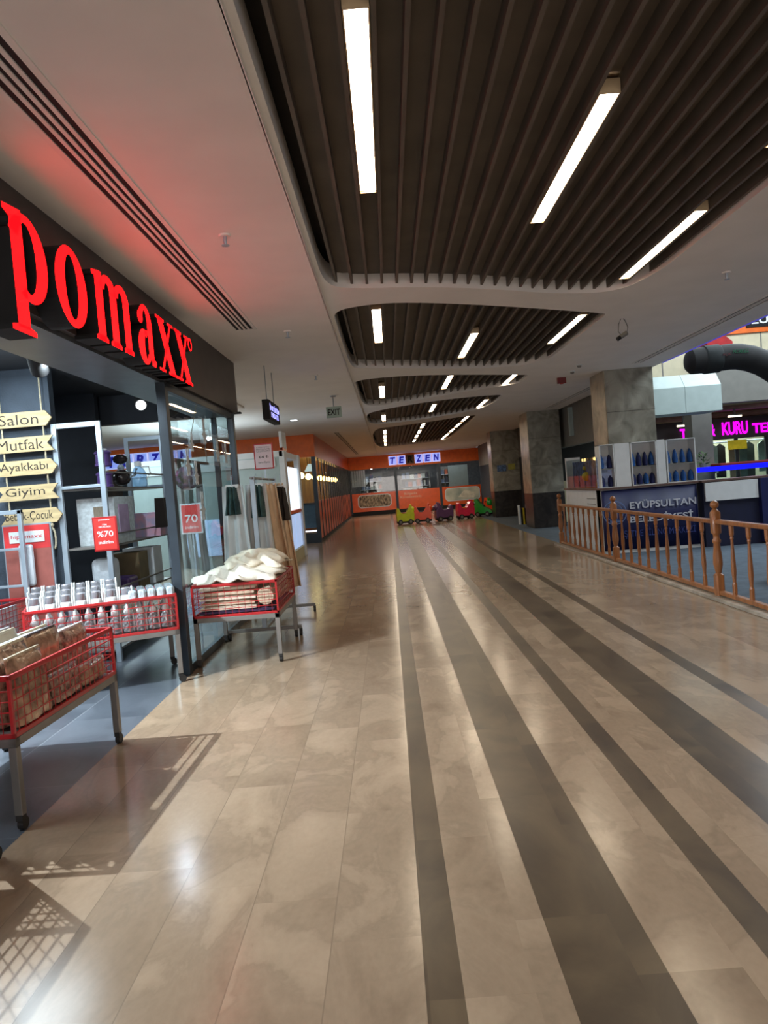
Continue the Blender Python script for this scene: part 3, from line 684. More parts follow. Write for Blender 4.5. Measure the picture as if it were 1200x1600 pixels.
# jars on cart 2
a2 = math.radians(-68)
def c2(lx, ly): return (-2.53+lx*math.cos(a2)-ly*math.sin(a2), 6.16+lx*math.sin(a2)+ly*math.cos(a2))
def make_jar(loc, inv, grp):
    t = thing('dispenser_jar', 'x', 'jar', loc, a2, grp)
    if not inv:
        MB().lathe([(.036,0),(.042,.006),(.042,.10),(.03,.135),(.022,.15)], n=12).build('glass_body', M['jar'], t, smooth=True)
        MB().lathe([(.026,.145),(.030,.15),(.030,.17),(.012,.20),(.010,.225)], n=12).build('cap', M['white'], t, smooth=True)
        S(-.0065, .0065, .036, .047, .0, .15).build('handle', M['white'], t, .002)
    else:
        MB().lathe([(.042,0),(.044,.004),(.044,.06),(.04,.066)], n=12).build('lid', M['white'], t, smooth=True)
        MB().lathe([(.036,.066),(.038,.07),(.038,.12),(.030,.128)], n=12).build('glass_body', mat('smoked_glass', lin(140,140,146), .12, .3), t, smooth=True)
        MB().box(-.02, .02, -.056, -.042, .0, .135).box(-.02, .02, .042, .056, .0, .135).build('handle', M['white'], t, .005)
    return t
low = make_jar((0,0,0), False, 'white capped glass jars in the lower layer of the jar cart'); up = make_jar((0,0,0), True, 'white handled jars in the upper layer of the jar cart')
fl, fu = True, True
nth = ['first', 'second', 'third', 'fourth', 'fifth', 'sixth', 'seventh', 'eighth', 'ninth', 'tenth', 'eleventh']
for r in range(3):
    for k in range(11):
        x, y = c2(.31-.1*r, -.51+.1*k); lab = f'white capped clear jar in the jar cart, lower layer, {["front","middle","back"][r]} row, {nth[k]} from the left'
        if fl: low.location = (x, y, .475); low['label'] = lab; fl = False
        else: dup(low, (x, y, .475), a2, lab)
for r in range(3):
    for k in range(6 if r else 7):
        x, y = c2(.27-.12*r, -.50+.115*k); z = .712+.03*r; lab = f'white handled smoked jar on top of the jar cart, {["front","middle","back"][r]} row, {nth[k]} from the left'
        if fu: up.location = (x, y, z); up['label'] = lab; fu = False
        else: dup(up, (x, y, z), a2, lab)
M['blister'] = mat('clear_blister', lin(180,196,204), .12, .2, bump=1, bscale=40, coat=1)
for k in range(5):
    x, y = c2(.20, .24+.075*k); tag(S(-.17, .17, -.034, .034, 0, .10).build('blister_pack', M['blister'], bevel=.02, loc=(x, y, .715)), f'shiny clear blister pack on the right of the jar cart, {nth[k]} from the left', 'packet', 'blister packs on the jar cart')
    C.objects[-1].rotation_euler = (0, 0, a2)
for k in range(2):
    tag(S(-.24, .24, -.15, .15, 0, .24 if k else .3).build('carton', M['whitebox'], bevel=.004, loc=(-4.2+.56*k, 6.27, .475)), ['white carton hidden at the far left cart', 'white printed carton in the cart at the left edge'][k], 'carton')
t = thing('ladder_rack', 'pale silver ladder rack standing before the red board', 'rack', (-3.71, 6.78, 0))
lr = MB().box(.21, .25, -.02, .02, 0, 1.56).box(-.45, -.41, -.02, .02, 0, 1.56).box(-.45, .25, -.02, .02, 1.52, 1.56)
for z in (1.18, .83): lr.box(-.45, .22, -.012, .012, z, z+.025)
lr.build('frame', M['silver'], t, .004)
# towels on cart 3
def cloth_block(x0, x1, y0, y1, z0, z1, m, name, lab, cat, grp=None, amp=.01, fold=0):
    mb = MB(); nx, ny = 14, 18; vs = []; rr = random.Random(int(z0*999)+nx)
    ph = [rr.random()*6 for _ in range(6)]
    def tp(u, v): return z1 + amp*(math.sin(7*u+ph[0])+math.sin(6*v+ph[1]+2*u)+.6*math.sin(15*v+ph[2]))
    for j in range(ny+1):
        for i in range(nx+1):
            u, v = i/nx, j/ny; e = min(1, 7*min(u, 1-u, v, 1-v)+.0); s = .012*(1-e)
            vs.append((x0+(x1-x0)*u, y0+(y1-y0)*v, z0+(tp(u, v)-z0)*(.55+.45*math.sqrt(e))))
    b = len(vs)
    for j in range(ny+1):
        for i in range(nx+1): vs.append((x0+(x1-x0)*i/nx, y0+(y1-y0)*j/ny, z0))
    I = lambda i, j: j*(nx+1)+i; fs = []
    for j in range(ny):
        for i in range(nx): fs += [(I(i,j), I(i+1,j), I(i+1,j+1), I(i,j+1)), (b+I(i,j+1), b+I(i+1,j+1), b+I(i+1,j), b+I(i,j))]
    for i in range(nx): fs += [(b+I(i,0), b+I(i+1,0), I(i+1,0), I(i,0)), (I(i,ny), I(i+1,ny), b+I(i+1,ny), b+I(i,ny))]
    for j in range(ny): fs += [(I(0,j), I(0,j+1), b+I(0,j+1), b+I(0,j)), (b+I(nx,j), b+I(nx,j+1), I(nx,j+1), I(nx,j))]
    mb.add(vs, fs); o = mb.build(name, m, smooth=True); return tag(o, lab, cat, grp)
cloth_block(-1.80, -1.12, 6.50, 7.54, .476, .50, M['purple'], 'folded_towel', 'dark purple towel at the bottom of the towel cart', 'towel', amp=.002)
lays = [(.504,.545),(.549,.59),(.594,.635),(.639,.68),(.684,.722)]
for i, (a, b) in enumerate(lays):
    cloth_block(-1.79+.01*(i%2), -1.28-.012*(i%2), 6.51, 7.02, a, b, M['towel'] if i % 2 == 0 else M['towel2'], 'folded_towel', f'folded towel in the near stack of the towel cart, {nth[i]} layer from the bottom', 'towel', 'folded towels in the near stack', .003)
    cloth_block(-1.79, -1.14, 7.05, 7.53, a, b, M['towel2'] if i % 2 == 0 else M['towel'], 'folded_towel', f'folded towel in the far stack of the towel cart, {nth[i]} layer from the bottom', 'towel', 'folded towels in the far stack', .003)
t = MB()
t.tube([(-1.19, 6.50+.02*k, .60+.07*math.sin(k*.9)*0) for k in range(22)], [.075+.006*math.sin(k*1.3) for k in range(22)], 14)
tag(t.build('rolled_towel', M['towel2'], smooth=True), 'beige rolled towel at the corridor corner of the towel cart', 'towel')
def crumple(cx, cy, z, wx, wy, h, m, lab, seed, droop):
    mb = MB(); n1, n2 = 44, 56; rr = random.Random(seed); W = [(rr.uniform(2,9), rr.uniform(2,9), rr.random()*6, rr.uniform(.3,1)) for _ in range(9)]
    vs = []
    for j in range(n2+1):
        for i in range(n1+1):
            u, v = i/n1*2-1, j/n2*2-1; rd = max(abs(u), abs(v))**2*.5+(u*u+v*v)*.3
            f = sum(a*math.sin(p*u+q*v+o) for p, q, o, a in W)/4
            f = 1-abs(f)                                           # ridged folds
            zz = z + h*(1-min(rd, 1))*.55 + h*.45*f*(1-.5*min(rd, 1))
            k = 1+.10*math.sin(5*math.atan2(v, u)+seed)
            xx, yy = cx+u*wx*k*.5+.03*math.sin(9*v+seed), cy+v*wy*k*.5+.03*math.sin(8*u+seed)
            vs.append((xx, yy, zz-droop*max(0, rd-.75)))
    I = lambda i, j: j*(n1+1)+i
    mb.add(vs, [(I(i,j), I(i+1,j), I(i+1,j+1), I(i,j+1)) for j in range(n2) for i in range(n1)])
    o = mb.build('crumpled_towel', m, smooth=True); s = o.modifiers.new('s', 'SOLIDIFY'); s.thickness = .014; s.offset = 1
    return tag(o, lab, 'towel')
crumple(-1.47, 6.95, .735, .74, .95, .15, mat('white_towelling', lin(228,220,204), .9, bump=.5, bscale=120), 'large crumpled off-white towel heaped on the towel cart', 3, .08)
crumple(-1.36, 7.12, .815, .52, .66, .17, mat('cream_towelling_top', lin(232,222,200), .9, bump=.5, bscale=120), 'crumpled cream towel on top of the towel heap', 11, .05)

# garment rack ---------------------------------------------------------------
t = thing('garment_rack', 'wheeled garment rack with hanging towels behind the towel cart', 'clothes rack', (-1.43, 8.36, 0))
for y in (-.72, .72):
    S(-.39, .39, y-.02, y+.02, .075, .11).build('foot_bar', M['greyleg'], t, .003)
    S(-.025, .025, y-.02, y+.02, .11, 1.72).build('upright', M['silver'], t, .003)
    for x in (-.38, .38): MB().box(x-.015, x+.015, y-.018, y+.018, .05, .078).tube([(x-.013, y, .03), (x+.013, y, .03)], .03, 12).build('caster', M['rubber'], t)
S(-.02, .02, -.72, .72, .08, .11).build('base_rail', M['greyleg'], t)
MB().tube([(0, -.80, 1.70), (0, .80, 1.70)], .014, 10).build('hanging_bar', M['greyleg'], t)
def drape(y, w, top, bot, m, lab, off=0, sweep=0):
    mb = MB(); n, rows = 22, 16; vs = []; rr = random.Random(int(y*1000))
    p0 = rr.random()*6
    for r in range(rows):
        q = r/(rows-1)
        for c in range(n):
            u = c/(n-1)-.5
            vs.append((-1.46+off+u*w*(.75+.45*q)+sweep*q, y+.035*math.sin(u*16+p0)*(.5+q)+.01*math.sin(q*7+u*5), top+(bot-top)*q))
    mb.add(vs, [(r*n+c, r*n+c+1, (r+1)*n+c+1, (r+1)*n+c) for r in range(rows-1) for c in range(n-1)])
    o = mb.build('hanging_towel', m, smooth=True); o.modifiers.new('s', 'SOLIDIFY').thickness = .012
    h = MB().tube([(-1.46+off, y, top+.01), (-1.46+off, y, 1.735), (-1.46+off, y+.015, 1.75)], .003, 5); hh = h.build('hook', M['silver'], o)
    MB().box(-1.46+off-.07, -1.46+off+.07, y-.01, y+.01, top-.015, top+.012).build('hanger_clip', M['white'], o, .004)
    return tag(o, lab, 'towel')
teal = mat('teal_print', lin(38,70,76), .8, scale=14, var=.2, col2=lin(60,88,84)); tan = mat('tan_towelling', lin(218,186,152), .95, bump=.5, bscale=120, var=.05); offw = mat('offwhite_cotton', lin(206,210,210), .9, var=.03)
drape(7.70, .30, 1.64, .50, offw, 'long white towel hanging nearest on the rack', -.20)
drape(7.66, .13, 1.63, 1.33, teal, 'teal towel with a yellow figure hanging at the rack front', -.20)
drape(7.82, .13, 1.63, 1.28, teal, 'dark teal towel hanging second on the rack', .04)
drape(7.88, .28, 1.64, .45, offw, 'pale towel hanging behind the teal one on the rack', .02)
for k, (y, lab) in enumerate(((8.08, 'tan towel, nearest of the brown ones on the rack'), (8.32, 'tan towel in the middle of the brown ones on the rack'), (8.58, 'tan towel, farthest on the rack'))):
    drape(y, .20+.01*k, 1.64, .40, tan, lab, .06+.035*k, .07)
drape(8.44, .12, 1.60, 1.20, mat('dark_brown_print', lin(48,40,36), .8), 'short dark patterned cloth among the tan towels', .2)
M['pinkcard'] = mat('pale_pink_card', lin(206,186,190), .5, var=.02)
p = atY(412, 713, 8.0); sale_sign(p, .215, .285, [('64 ₺', -.02, .5, .10, M['dtext']), ('ETEK UCU\nHAVLULAR\nÇEŞİTLERİ', .27, .7, .22, M['greyleg']), ('tane fiyatı', -.24, .6, .10, M['greyleg'])], 'white price card with a dark red rim above the garment rack', p.z-.1425-1.70, body='pinkcard')

# ================================================================== CEILING DETAILS
def sprinkler(px, py, z, lab):
    p = atZ(px, py, z); t = thing('fire_sprinkler', lab, 'sprinkler', (p.x, p.y, z), 0, None)
    MB().lathe([(.035,-.012),(.04,-.006),(.04,0)], n=16).build('cover_plate', M['plaster'], t, smooth=True)
    MB().lathe([(.009,-.06),(.012,-.045),(.012,-.012)], n=10).build('body', M['silver'], t)
    MB().lathe([(.004,-.075),(.026,-.071),(.026,-.067),(.004,-.064)], n=12).build('deflector', M['silver'], t)
sprinkler(351, 367, CE, 'fire sprinkler on the reddish ceiling nearest the shop sign')
sprinkler(449, 517, CE, 'fire sprinkler on the left ceiling, second from the viewer')
sprinkler(493, 586, CE, 'fire sprinkler on the left ceiling, third from the viewer')
sprinkler(1135, 425, CM, 'fire sprinkler on the right ceiling')
for px, py, lab in ((894, 580, 'small white smoke detector on the right ceiling, nearer the slats'), (905, 570, 'small white smoke detector on the right ceiling, nearer the column')):
    p = atZ(px, py, CM); t = thing('smoke_detector', lab, 'smoke detector', (p.x, p.y, CM))
    MB().lathe([(.045,-.012),(.05,0)], n=16).build('base', M['white'], t, smooth=True); MB().lathe([(.02,-.045),(.035,-.035),(.035,-.012)], n=16).build('sensor', M['grey'], t, smooth=True)
p = atZ(877, 590, CM); t = thing('alarm_box', 'small dark red alarm box on the right ceiling', 'alarm', (p.x, p.y, CM))
S(-.08,.08,-.03,.03,-.11,0).build('case', mat('dark_red_plastic', lin(110,24,26), .4), t, .006); MB().lathe([(.03,-.12),(.04,-.11)], n=12).build('sounder', M['red'], t)
p = atZ(970, 498, CM); t = thing('security_camera', 'small camera dangling by its cable from the right ceiling', 'camera', (p.x, p.y, CM))
MB().tube([(.0,0,0),(-.03,0,-.06),(-.04,0,-.15),(.0,0,-.20),(.06,0,-.19),(.075,0,-.1),(.05,0,-.03),(.03,0,0)], .006, 6).build('cable', M['grey'], t, smooth=True)
MB().tube([(.06,0,-.17),(-.02,0,-.215)], .028, 12).build('housing', M['grey'], t, smooth=True); MB().tube([(-.02,0,-.215),(-.06,0,-.24)], .024, 12).build('lens', M['black'], t, smooth=True)
# hanging signs
p = atY(424, 645, 9.9)
t = thing('hanging_led_sign', 'black box sign with blue-violet lit letters hanging from the ceiling', 'sign', (p.x, p.y, p.z))
S(-.045, .045, -.45, .45, -.13, .13).build('case', M['black'], t, .004)
text('lettering', 'İNDİRİM\nFIRSATI', mat('violet_led', (.3,.3,1), .5, emit=(.35,.35,1), es=2.2), t, (.047, 0, 0), .78, .18, '+X', .003, .01)
for y in (-.3, .3): MB().tube([(0, y, .13), (0, y, CE-p.z)], .007, 6).build('rod', M['metal'], t)
p = atY(522, 644, 13.2)
t = thing('exit_sign', 'small hanging exit sign under the left ceiling', 'sign', (p.x, p.y, p.z))
S(-.14, .14, -.02, .02, -.10, .10).build('panel', mat('exit_panel', lin(150,170,160), .4, var=.02), t, .004)
text('lettering', 'EXIT', M['black'], t, (0, -.024, 0), .22, .11, bold=.02)
MB().tube([(0,0,.10),(0,0,CE-p.z)], .01, 6).lathe([(.05,CE-p.z-.02),(.06,CE-p.z)], n=12).build('stem', M['metal'], t)

# ================================================================== COLUMNS
def column(x0, x1, y0, y1, lab, split=False):
    t = thing('marble_column', lab, 'column', ((x0+x1)/2, (y0+y1)/2, 0)); a, b = (x1-x0)/2, (y1-y0)/2
    S(-a, a, -b, b, .98, CM-.001).build('shaft', M['col_marble'], t, .006)
    S(-a-.012, -a, -b+.01, b-.01, .98, CM-.001).build('side_slab', M['col_warm'], t)
    S(-a-.004, a+.004, -b-.004, b+.004, 0, .98).build('granite_base', M['granite'], t, .006)
    for z in (1.75, 2.5): S(-a-.0015, a+.0015, -b-.0015, b+.0015, z, z+.006).build('joint', M['granite'], t)
    return t
column(4.0, 4.86, 13.02, 13.9, 'grey marble column nearest, rising behind the blue municipal counter')
column(3.99, 4.88, 20.2, 21.4, 'grey marble column with black granite base, second from the viewer')
column(3.98, 5.0, 27.4, 28.3, 'grey marble column beside the row of ride-on cars, third from the viewer')
for (x, y, z) in ((4.2, 27.38, 2.28),):
    pass
p = atY(790, 731, 27.38); t = thing('wall_notice', 'small blue and yellow notice on the third marble column', 'notice', p)
S(-.32, .02, -.006, 0, -.12, .12).build('blue_panel', mat('blue_notice', lin(84,110,150), .6, var=.3, scale=12), t); S(.1, .36, -.006, 0, -.08, .14).build('yellow_panel', mat('yellow_notice', lin(170,165,80), .6), t)
# bollard stand
p = atZ(819, 819, 0); t = thing('umbrella_stand', 'yellow, black and white slim stand by the second column', 'stand', (p.x, p.y, 0))
for k, m in enumerate(('whitebox', 'black', 'yellow', 'black', 'whitebox')): S(-.15+.06*k, -.10+.06*k, -.1, .1, 0, .5+(.1 if k in (0,4) else 0)).build('rack_bar', M[m], t, .004)

# ================================================================== RAILING
t = thing('wooden_railing', 'brown turned wooden balustrade along the right of the hall', 'railing', (3.5, 0, 0))
posts = [15.0, 11.4, 7.85, 4.3]; Z0 = .035
BP = [(.022,0),(.022,.12),(.017,.14),(.019,.18),(.026,.26),(.024,.34),(.015,.52),(.013,.58),(.018,.60),(.014,.615),(.021,.635),(.022,.64),(.022,.745)]
sqm = [1,1,0,0,0,0,0,0,0,0,0,1,1]
bal = MB().lathe(BP, n=8, sq=sqm).build('baluster', M['wood'], t, smooth=False, loc=(0, 0, -50))
NP = [(.045,0),(.045,.22),(.030,.24),(.036,.27),(.05,.34),(.047,.42),(.033,.56),(.044,.58),(.044,.60),(.032,.62),(.034,.66),(.045,.68),(.045,.90),(.034,.925),(.022,.94),(.026,.95)]
nsq = [1,1,0,0,0,0,0,0,0,0,0,1,1,0,0,0]
npost = None
for i, y in enumerate(posts):
    if npost is None: npost = MB().lathe(NP, n=16, sq=nsq).ball((0,0,.985), .046, 14).build('newel_post', M['wood'], t, loc=(0, y, Z0), smooth=True)
    else: q = npost.copy(); C.objects.link(q); q.location = (0, y, Z0)
for a, b in zip(posts[:-1], posts[1:]):
    S(-.03, .03, b+.045, a-.045, .045, .09).build('bottom_rail', M['wood'], t, .006)
    S(-.036, .036, b+.045, a-.045, .815, .862).build('handrail', M['wood'], t, .014, seg=3)
    n = 9
    for k in range(n):
        y = b+(a-b)*(k+1)/(n+1); q = bal.copy(); C.objects.link(q); q.location = (0, y, .08)
bpy.data.objects.remove(bal)

# ================================================================== MUNICIPAL COUNTER
t = thing('service_counter', 'white L-shaped counter with a brown top and a blue municipal banner', 'counter', (3.7, 12.7, 0))
S(0, .30, .02, 2.5, 0, 1.13).build('side_run', M['white'], t, .004)
S(0, 1.68, .0, .28, 0, 1.13).build('front_run', M['white'], t, .004)
MB().box(-.03, .33, -.04, 2.52, 1.13, 1.165)  .box(.33, 1.70, -.04, .30, 1.13, 1.165).build('worktop', M['counter'], t, .004)
for z in (.87, .97): S(-.006, 0, .35, .9, z, z+.012).build('drawer_line', M['grey'], t)
bn = MB(); vs = []; n = 30
for r in range(2):
    for c in range(n+1): vs.append((1.67*c/n, -.012-.008*math.sin(c*.7)*(1 if r == 0 else .3), .06 if r == 0 else 1.12))
bn.add(vs, [(c, c+1, n+1+c+1, n+1+c) for c in range(n)]); b = bn.build('banner', M['navy'], t, smooth=True); b.modifiers.new('s', 'SOLIDIFY').thickness = .003
text('banner_lettering', 'EYÜPSULTAN', M['ltext'], b, (1.06, -.032, .84), 1.16, .15, bold=.02)
text('banner_lettering', 'BELEDİYESİ', M['ltext'], b, (1.02, -.032, .60), 1.10, .15, bold=.02)
text('banner_lettering', 'İŞİTME BİLİNÇ MERKEZİ', mat('faint_blue_lettering', lin(50,64,130), .5), b, (.95, -.030, .34), 1.3, .18)
em = MB()
ring3 = lambda R_, r_, cx, cz: em.add([(cx+q*math.cos(a*PI/16), -.031, cz+q*math.sin(a*PI/16)) for a in range(32) for q in (R_, r_)], [(2*a, 2*a+1, (2*a+3) % 64, (2*a+2) % 64) for a in range(32)])
ring3(.21, .195, .21, .72); ring3(.15, .14, .21, .72); em.box(.12, .30, -.031, -.029, .55, .60).box(.16, .26, -.031, -.029, .62, .76)
em.build('emblem', mat('emblem_blue', lin(96,120,170), .5), b)
# display case with blue towels on the side run
t = thing('display_case', 'white sided display case with blue cloths and yellow spots at the counter end', 'display case', (3.86, 13.9, 1.165))
S(-.16, .14, 1.15, 1.19, 0, .62).build('end_panel', M['white'], t); S(-.16, .14, -1.05, -1.02, 0, .55).build('near_panel', mat('blue_white_oval_print', lin(150,168,205), .5, var=.25, scale=9), t)
S(-.02, .02, -1.0, 1.14, .02, .52).build('cloth_backing', mat('dim_blue_pattern', lin(52,58,104), .8, var=.35, scale=11, col2=lin(96,110,160)), t)
for y, z, s in ((.1, .22, .09), (-.75, .06, .07), (.2, .38, .04)): MB().ball((-.035, y, z), s, 12).build('yellow_badge', M['yellow'], t, smooth=True)
S(-.155, -.15, -1.0, 1.14, 0, .56).build('glass_front', M['clear'], t)
# cabinets with blue pouches
M['bluecl'] = mat('blue_cloth', lin(30,84,150), .7, var=.2); M['bluedk'] = mat('dark_blue_cloth', lin(22,32,84), .7, var=.2)
def cab(x0, x1, lab, ndoor, m, pouch):
    t = thing('open_cabinet', lab, 'cabinet', (x0, 12.70, 1.165)); wd = x1-x0
    f = MB().box(0, .02, 0, .28, 0, .76).box(wd-.02, wd, 0, .28, 0, .76).box(0, wd, .265, .28, 0, .76).box(0, wd, 0, .28, .745, .76).box(.02, wd-.02, .01, .27, 0, .012)
    f.build('carcass', M['white'], t, .002); S(.02, wd-.02, .01, .265, .32, .335).build('shelf', M['grey'], t)
    if ndoor:
        d = MB(); a = math.radians(-68); d.M = Matrix.Translation((wd+.012, 0, 0)) @ Matrix.Rotation(a, 4, 'Z'); d.box(0, .24, -.009, .009, 0, .75); d.build('door', M['white'], t, .002)
        k = MB(); k.M = d.M; k.box(.2, .21, -.02, -.009, .36, .40).build('handle', M['black'], t)
    npo = max(2, int(wd/.105))
    for sh, z in enumerate((.338, .015)):
        for k in range(npo):
            x = x0+.06+(wd-.12)*k/(npo-1); mb = MB()
            mb.lathe([(.02,0),(.05,.01),(.056,.08),(.045,.16),(.02,.24 if sh == 0 else .19),(.004,.26 if sh == 0 else .21)], n=10)
            o = mb.build('cloth_pouch', m if (k+sh) % 3 else M['bluecl'], smooth=True, loc=(x, 12.83, 1.166+z)); o.scale = (.8, 1.4, .95)
            tag(o, f'blue cloth pouch in the {pouch} open cabinet, {["upper","lower"][sh]} shelf, {nth[k]} from the left', 'pouch', 'blue pouches in the '+pouch+' cabinet')
cab(3.72, 3.98, 'narrow open cabinet of blue pouches, leftmost on the counter', 0, M['bluedk'], 'left')
tag(S(-.13, .13, -.01, .01, 0, .76).build('door_panel', M['white'], loc=(4.12, 12.72, 1.166)), 'plain white cabinet door between the left and middle open cabinets', 'panel')
cab(4.27, 4.72, 'open cabinet of dark blue pouches, middle of the three', 0, M['bluedk'], 'middle')
tag(S(-.07, .07, -.01, .01, 0, .77).build('door_panel', M['white'], loc=(4.80, 12.72, 1.166)), 'plain white cabinet door between the middle and right open cabinets', 'panel')
cab(4.89, 5.40, 'open cabinet of bright blue pouches, rightmost on the counter', 0, M['bluecl'], 'right')
# second counter to the right
t = thing('service_counter', 'dark blue fronted counter with a white upper panel, right of the municipal banner', 'counter', (5.44, 12.55, 0))
S(0, .98, .05, .4, 0, 1.13).build('body', mat('deep_navy', lin(16,20,50), .6), t); S(-.03, 2.9, .0, .42, 1.13, 1.165).build('worktop', M['counter'], t)
S(.02, .93, .0, .045, .80, 1.12).build('white_panel', M['white'], t)
S(.95, 2.9, -.06, .4, .03, 1.13).build('banner', M['navy'], t)
text('banner_lettering', '10 BİLGE\n4 GENÇLİK\nİLE BİLİNÇ\nHİZMETİ', M['ltext'], t, (1.62, -.068, .73), .70, .62, bold=.01)
tag(S(-.3, .3, -.2, .2, .42, .46).build('wooden_stool_top', M['wood'], loc=(4.85, 8.6, 0)), 'edge of a low wooden bench behind the railing', 'bench')
q = C.objects[-1]
for sx in (-.26, .26):
    for sy in (-.16, .16): S(sx-.02, sx+.02, sy-.02, sy+.02, 0, .42).build('leg', M['black'], q)
q.name = 'bench'
# glass counter with blue LED edge
t = thing('glass_counter', 'glass display counter with a bright blue light bar on its edge', 'counter', (8.2, 15.2, 0))
S(-1.85, 2.5, 0, .6, 0, .9).build('base', M['store_dark'], t); S(-1.85, 2.5, 0, .01, .9, 1.3).build('glass_front', M['clear'], t)
S(-1.85, 2.5, -.02, .03, 1.27, 1.37).build('light_bar', M['led_blue'], t); S(-1.85, 2.5, .03, .6, 1.33, 1.36).build('glass_top', M['clear'], t)
tag(S(0, 1.6, 0, .5, 1.362, 1.42).build('red_cloth', mat('dark_red_cloth', lin(120,24,30), .8), loc=(7.1, 15.5, 0), bevel=.02), 'dark red cloth lying on the glass counter', 'cloth')
p = atY(1100, 720, 15.6); t = thing('leafy_plant', 'green leafy plant on the glass counter beside the grey pillar', 'plant', (6.75, 15.55, 1.362))
pl = MB(); rr = random.Random(5)
for k in range(90):
    a = rr.random()*2*PI; r = rr.random()*.16; z = .06+rr.random()*.26; d = Vector((math.cos(a), math.sin(a), rr.uniform(-.2,.8))).normalized()
    q0 = Vector((r*math.cos(a), r*math.sin(a), z)); s_ = Vector((-math.sin(a), math.cos(a), 0))*.02
    pl.add([q0, q0+d*.04+s_, q0+d*.09, q0+d*.04-s_], [(0,1,2,3)])
pl.build('leaves', mat('leaf_green', lin(70,110,50), .6, var=.25), t); MB().lathe([(.06,0),(.08,.09)], n=14).build('pot', M['grey'], t)
# pillar, bulkhead, duct
tag(S(-.22, .22, -.2, .2, 0, 3.3).build('square_pillar', M['grey'], loc=(6.98, 16.2, 0)), 'plain grey square pillar in front of the magenta neon sign', 'pillar')
t = thing('bulkhead', 'pale grey-green boxed bulkhead with chamfered top right of the near column', 'bulkhead', (4.9, 14.0, 0))
for x0, x1 in ((0, .92), (.925, 1.62)): MB().prism([(0,2.45),(0,2.95),(.2,3.2),(.8,3.2),(.8,2.45)], lambda u, v, d: (d, u, v), x0, x1).build('casing', M['duct'], t, .006)
tag(S(0, 3.4, 0, .3, 2.62, 3.6).build('grey_wall_panel', M['grey'], loc=(6.55, 14.5, 0)), 'dark grey wall panel right of the pale bulkhead', 'panel')
t = thing('air_duct', 'thick black flexible duct with rounded end above the pale bulkhead', 'duct', (5.2, 12.2, 3.17))
path = [(.0,0,0),(.05,0,.0),(.4,0,.02),(.8,0,.04),(1.1,0,.02),(1.35,-.1,-.06),(1.6,-.3,-.2),(1.85,-.6,-.42)]
MB().tube([(-.08,0,0),(-.06,0,0),(0,0,0),(.22,0,.01)], [.06,.15,.21,.22], 20).build('end_cap', M['black'], t, smooth=True)
MB().tube([(.2,0,.01),(.22,0,.01),(.45,0,.02),(.47,0,.02)], [.22,.235,.235,.22], 20).build('collar', mat('dark_green_black', lin(24,30,32), .85), t, smooth=True)
MB().tube([(.45,0,.02),(.65,0,.03),(.8,0,.02),(1.0,0,-.03),(1.2,0,-.12),(1.4,0,-.26),(1.6,0,-.44),(1.75,0,-.66),(1.85,0,-.9)], .215, 20).build('hose', M['black'], t, smooth=True)
text('lettering', 'MERKEZ', mat('dim_green_led', lin(20,90,60), .5), t, (.74, -.222, .08), .26, .06); text('lettering', 'AÇIK', mat('dim_red_led', lin(90,30,40), .5), t, (.50, -.24, .04), .14, .05)
# dry cleaner's shop front
t = thing('dry_cleaner_front', 'lit shop front with a magenta neon sign reading TERZİ & KURU TEMİZLEME', 'shop front', (7.2, 19.2, 0))
S(-1.2, 5.6, 0, .25, 2.03, 2.58).build('sign_band', mat('dark_brown_band', lin(44,30,32), .6), t)
for wrd, cx, ww in (('TERZİ', .97, .80), ('&', 1.42, .16), ('KURU', 2.02, .68), ('TEMİZLEME', 3.35, 1.75)): text('neon_lettering', wrd, M['neon'], t, (cx, -.03, 2.30), ww, .34, bold=.03)
for x in (-1.1, .0, 1.4, 2.05, 2.85, 3.6, 4.4, 5.3): S(x-.04, x+.04, 0, .06, 0, 2.03).build('mullion', M['black'], t)
S(-1.1, 5.5, .02, .03, 0, 2.03).build('pane', M['clear'], t)
tag(S(-.25, .25, -.01, 0, -.12, .12).build('yellow_notice', M['yellow'], loc=(9.25, 19.17, 1.86)), 'yellow notice on the lit shop glass under the neon sign', 'notice')
struct('trim_3', MB().box(5.3, 16, 19.45, 21.7, 2.72, 2.8), mat('wood_ceiling', lin(118,86,66), .5))
wav = MB()
for k, (y, z) in enumerate(((19.3, 2.66), (18.6, 2.8), (17.9, 2.94))): wav.tube([(5.4+.3*i, y+.12*math.sin(i*.6+k), z) for i in range(22)], .07, 8)
tag(wav.build('curved_wood_canopy', mat('rosy_wood', lin(140,104,92), .5), smooth=True), 'rosy curved wooden canopy bands above the neon sign', 'canopy')
for px, py, lab in ((1068, 664, 'left small warm light above the neon sign'), (1148, 649, 'right small warm light above the neon sign')):
    q = atY(px, py, 18.62); t = thing('canopy_light', lab, 'light', q); S(-.02, .02, -.02, .02, .03, max(2.78-q.z, .08)).build('stem', M['grey'], t); S(-.16, .16, -.04, .04, -.04, 0).build('lens', mat('warm_lens', (1,.9,.7), .5, emit=(1,.85,.6), es=3), t); S(-.18, .18, -.05, .05, 0, .03).build('body', M['grey'], t)
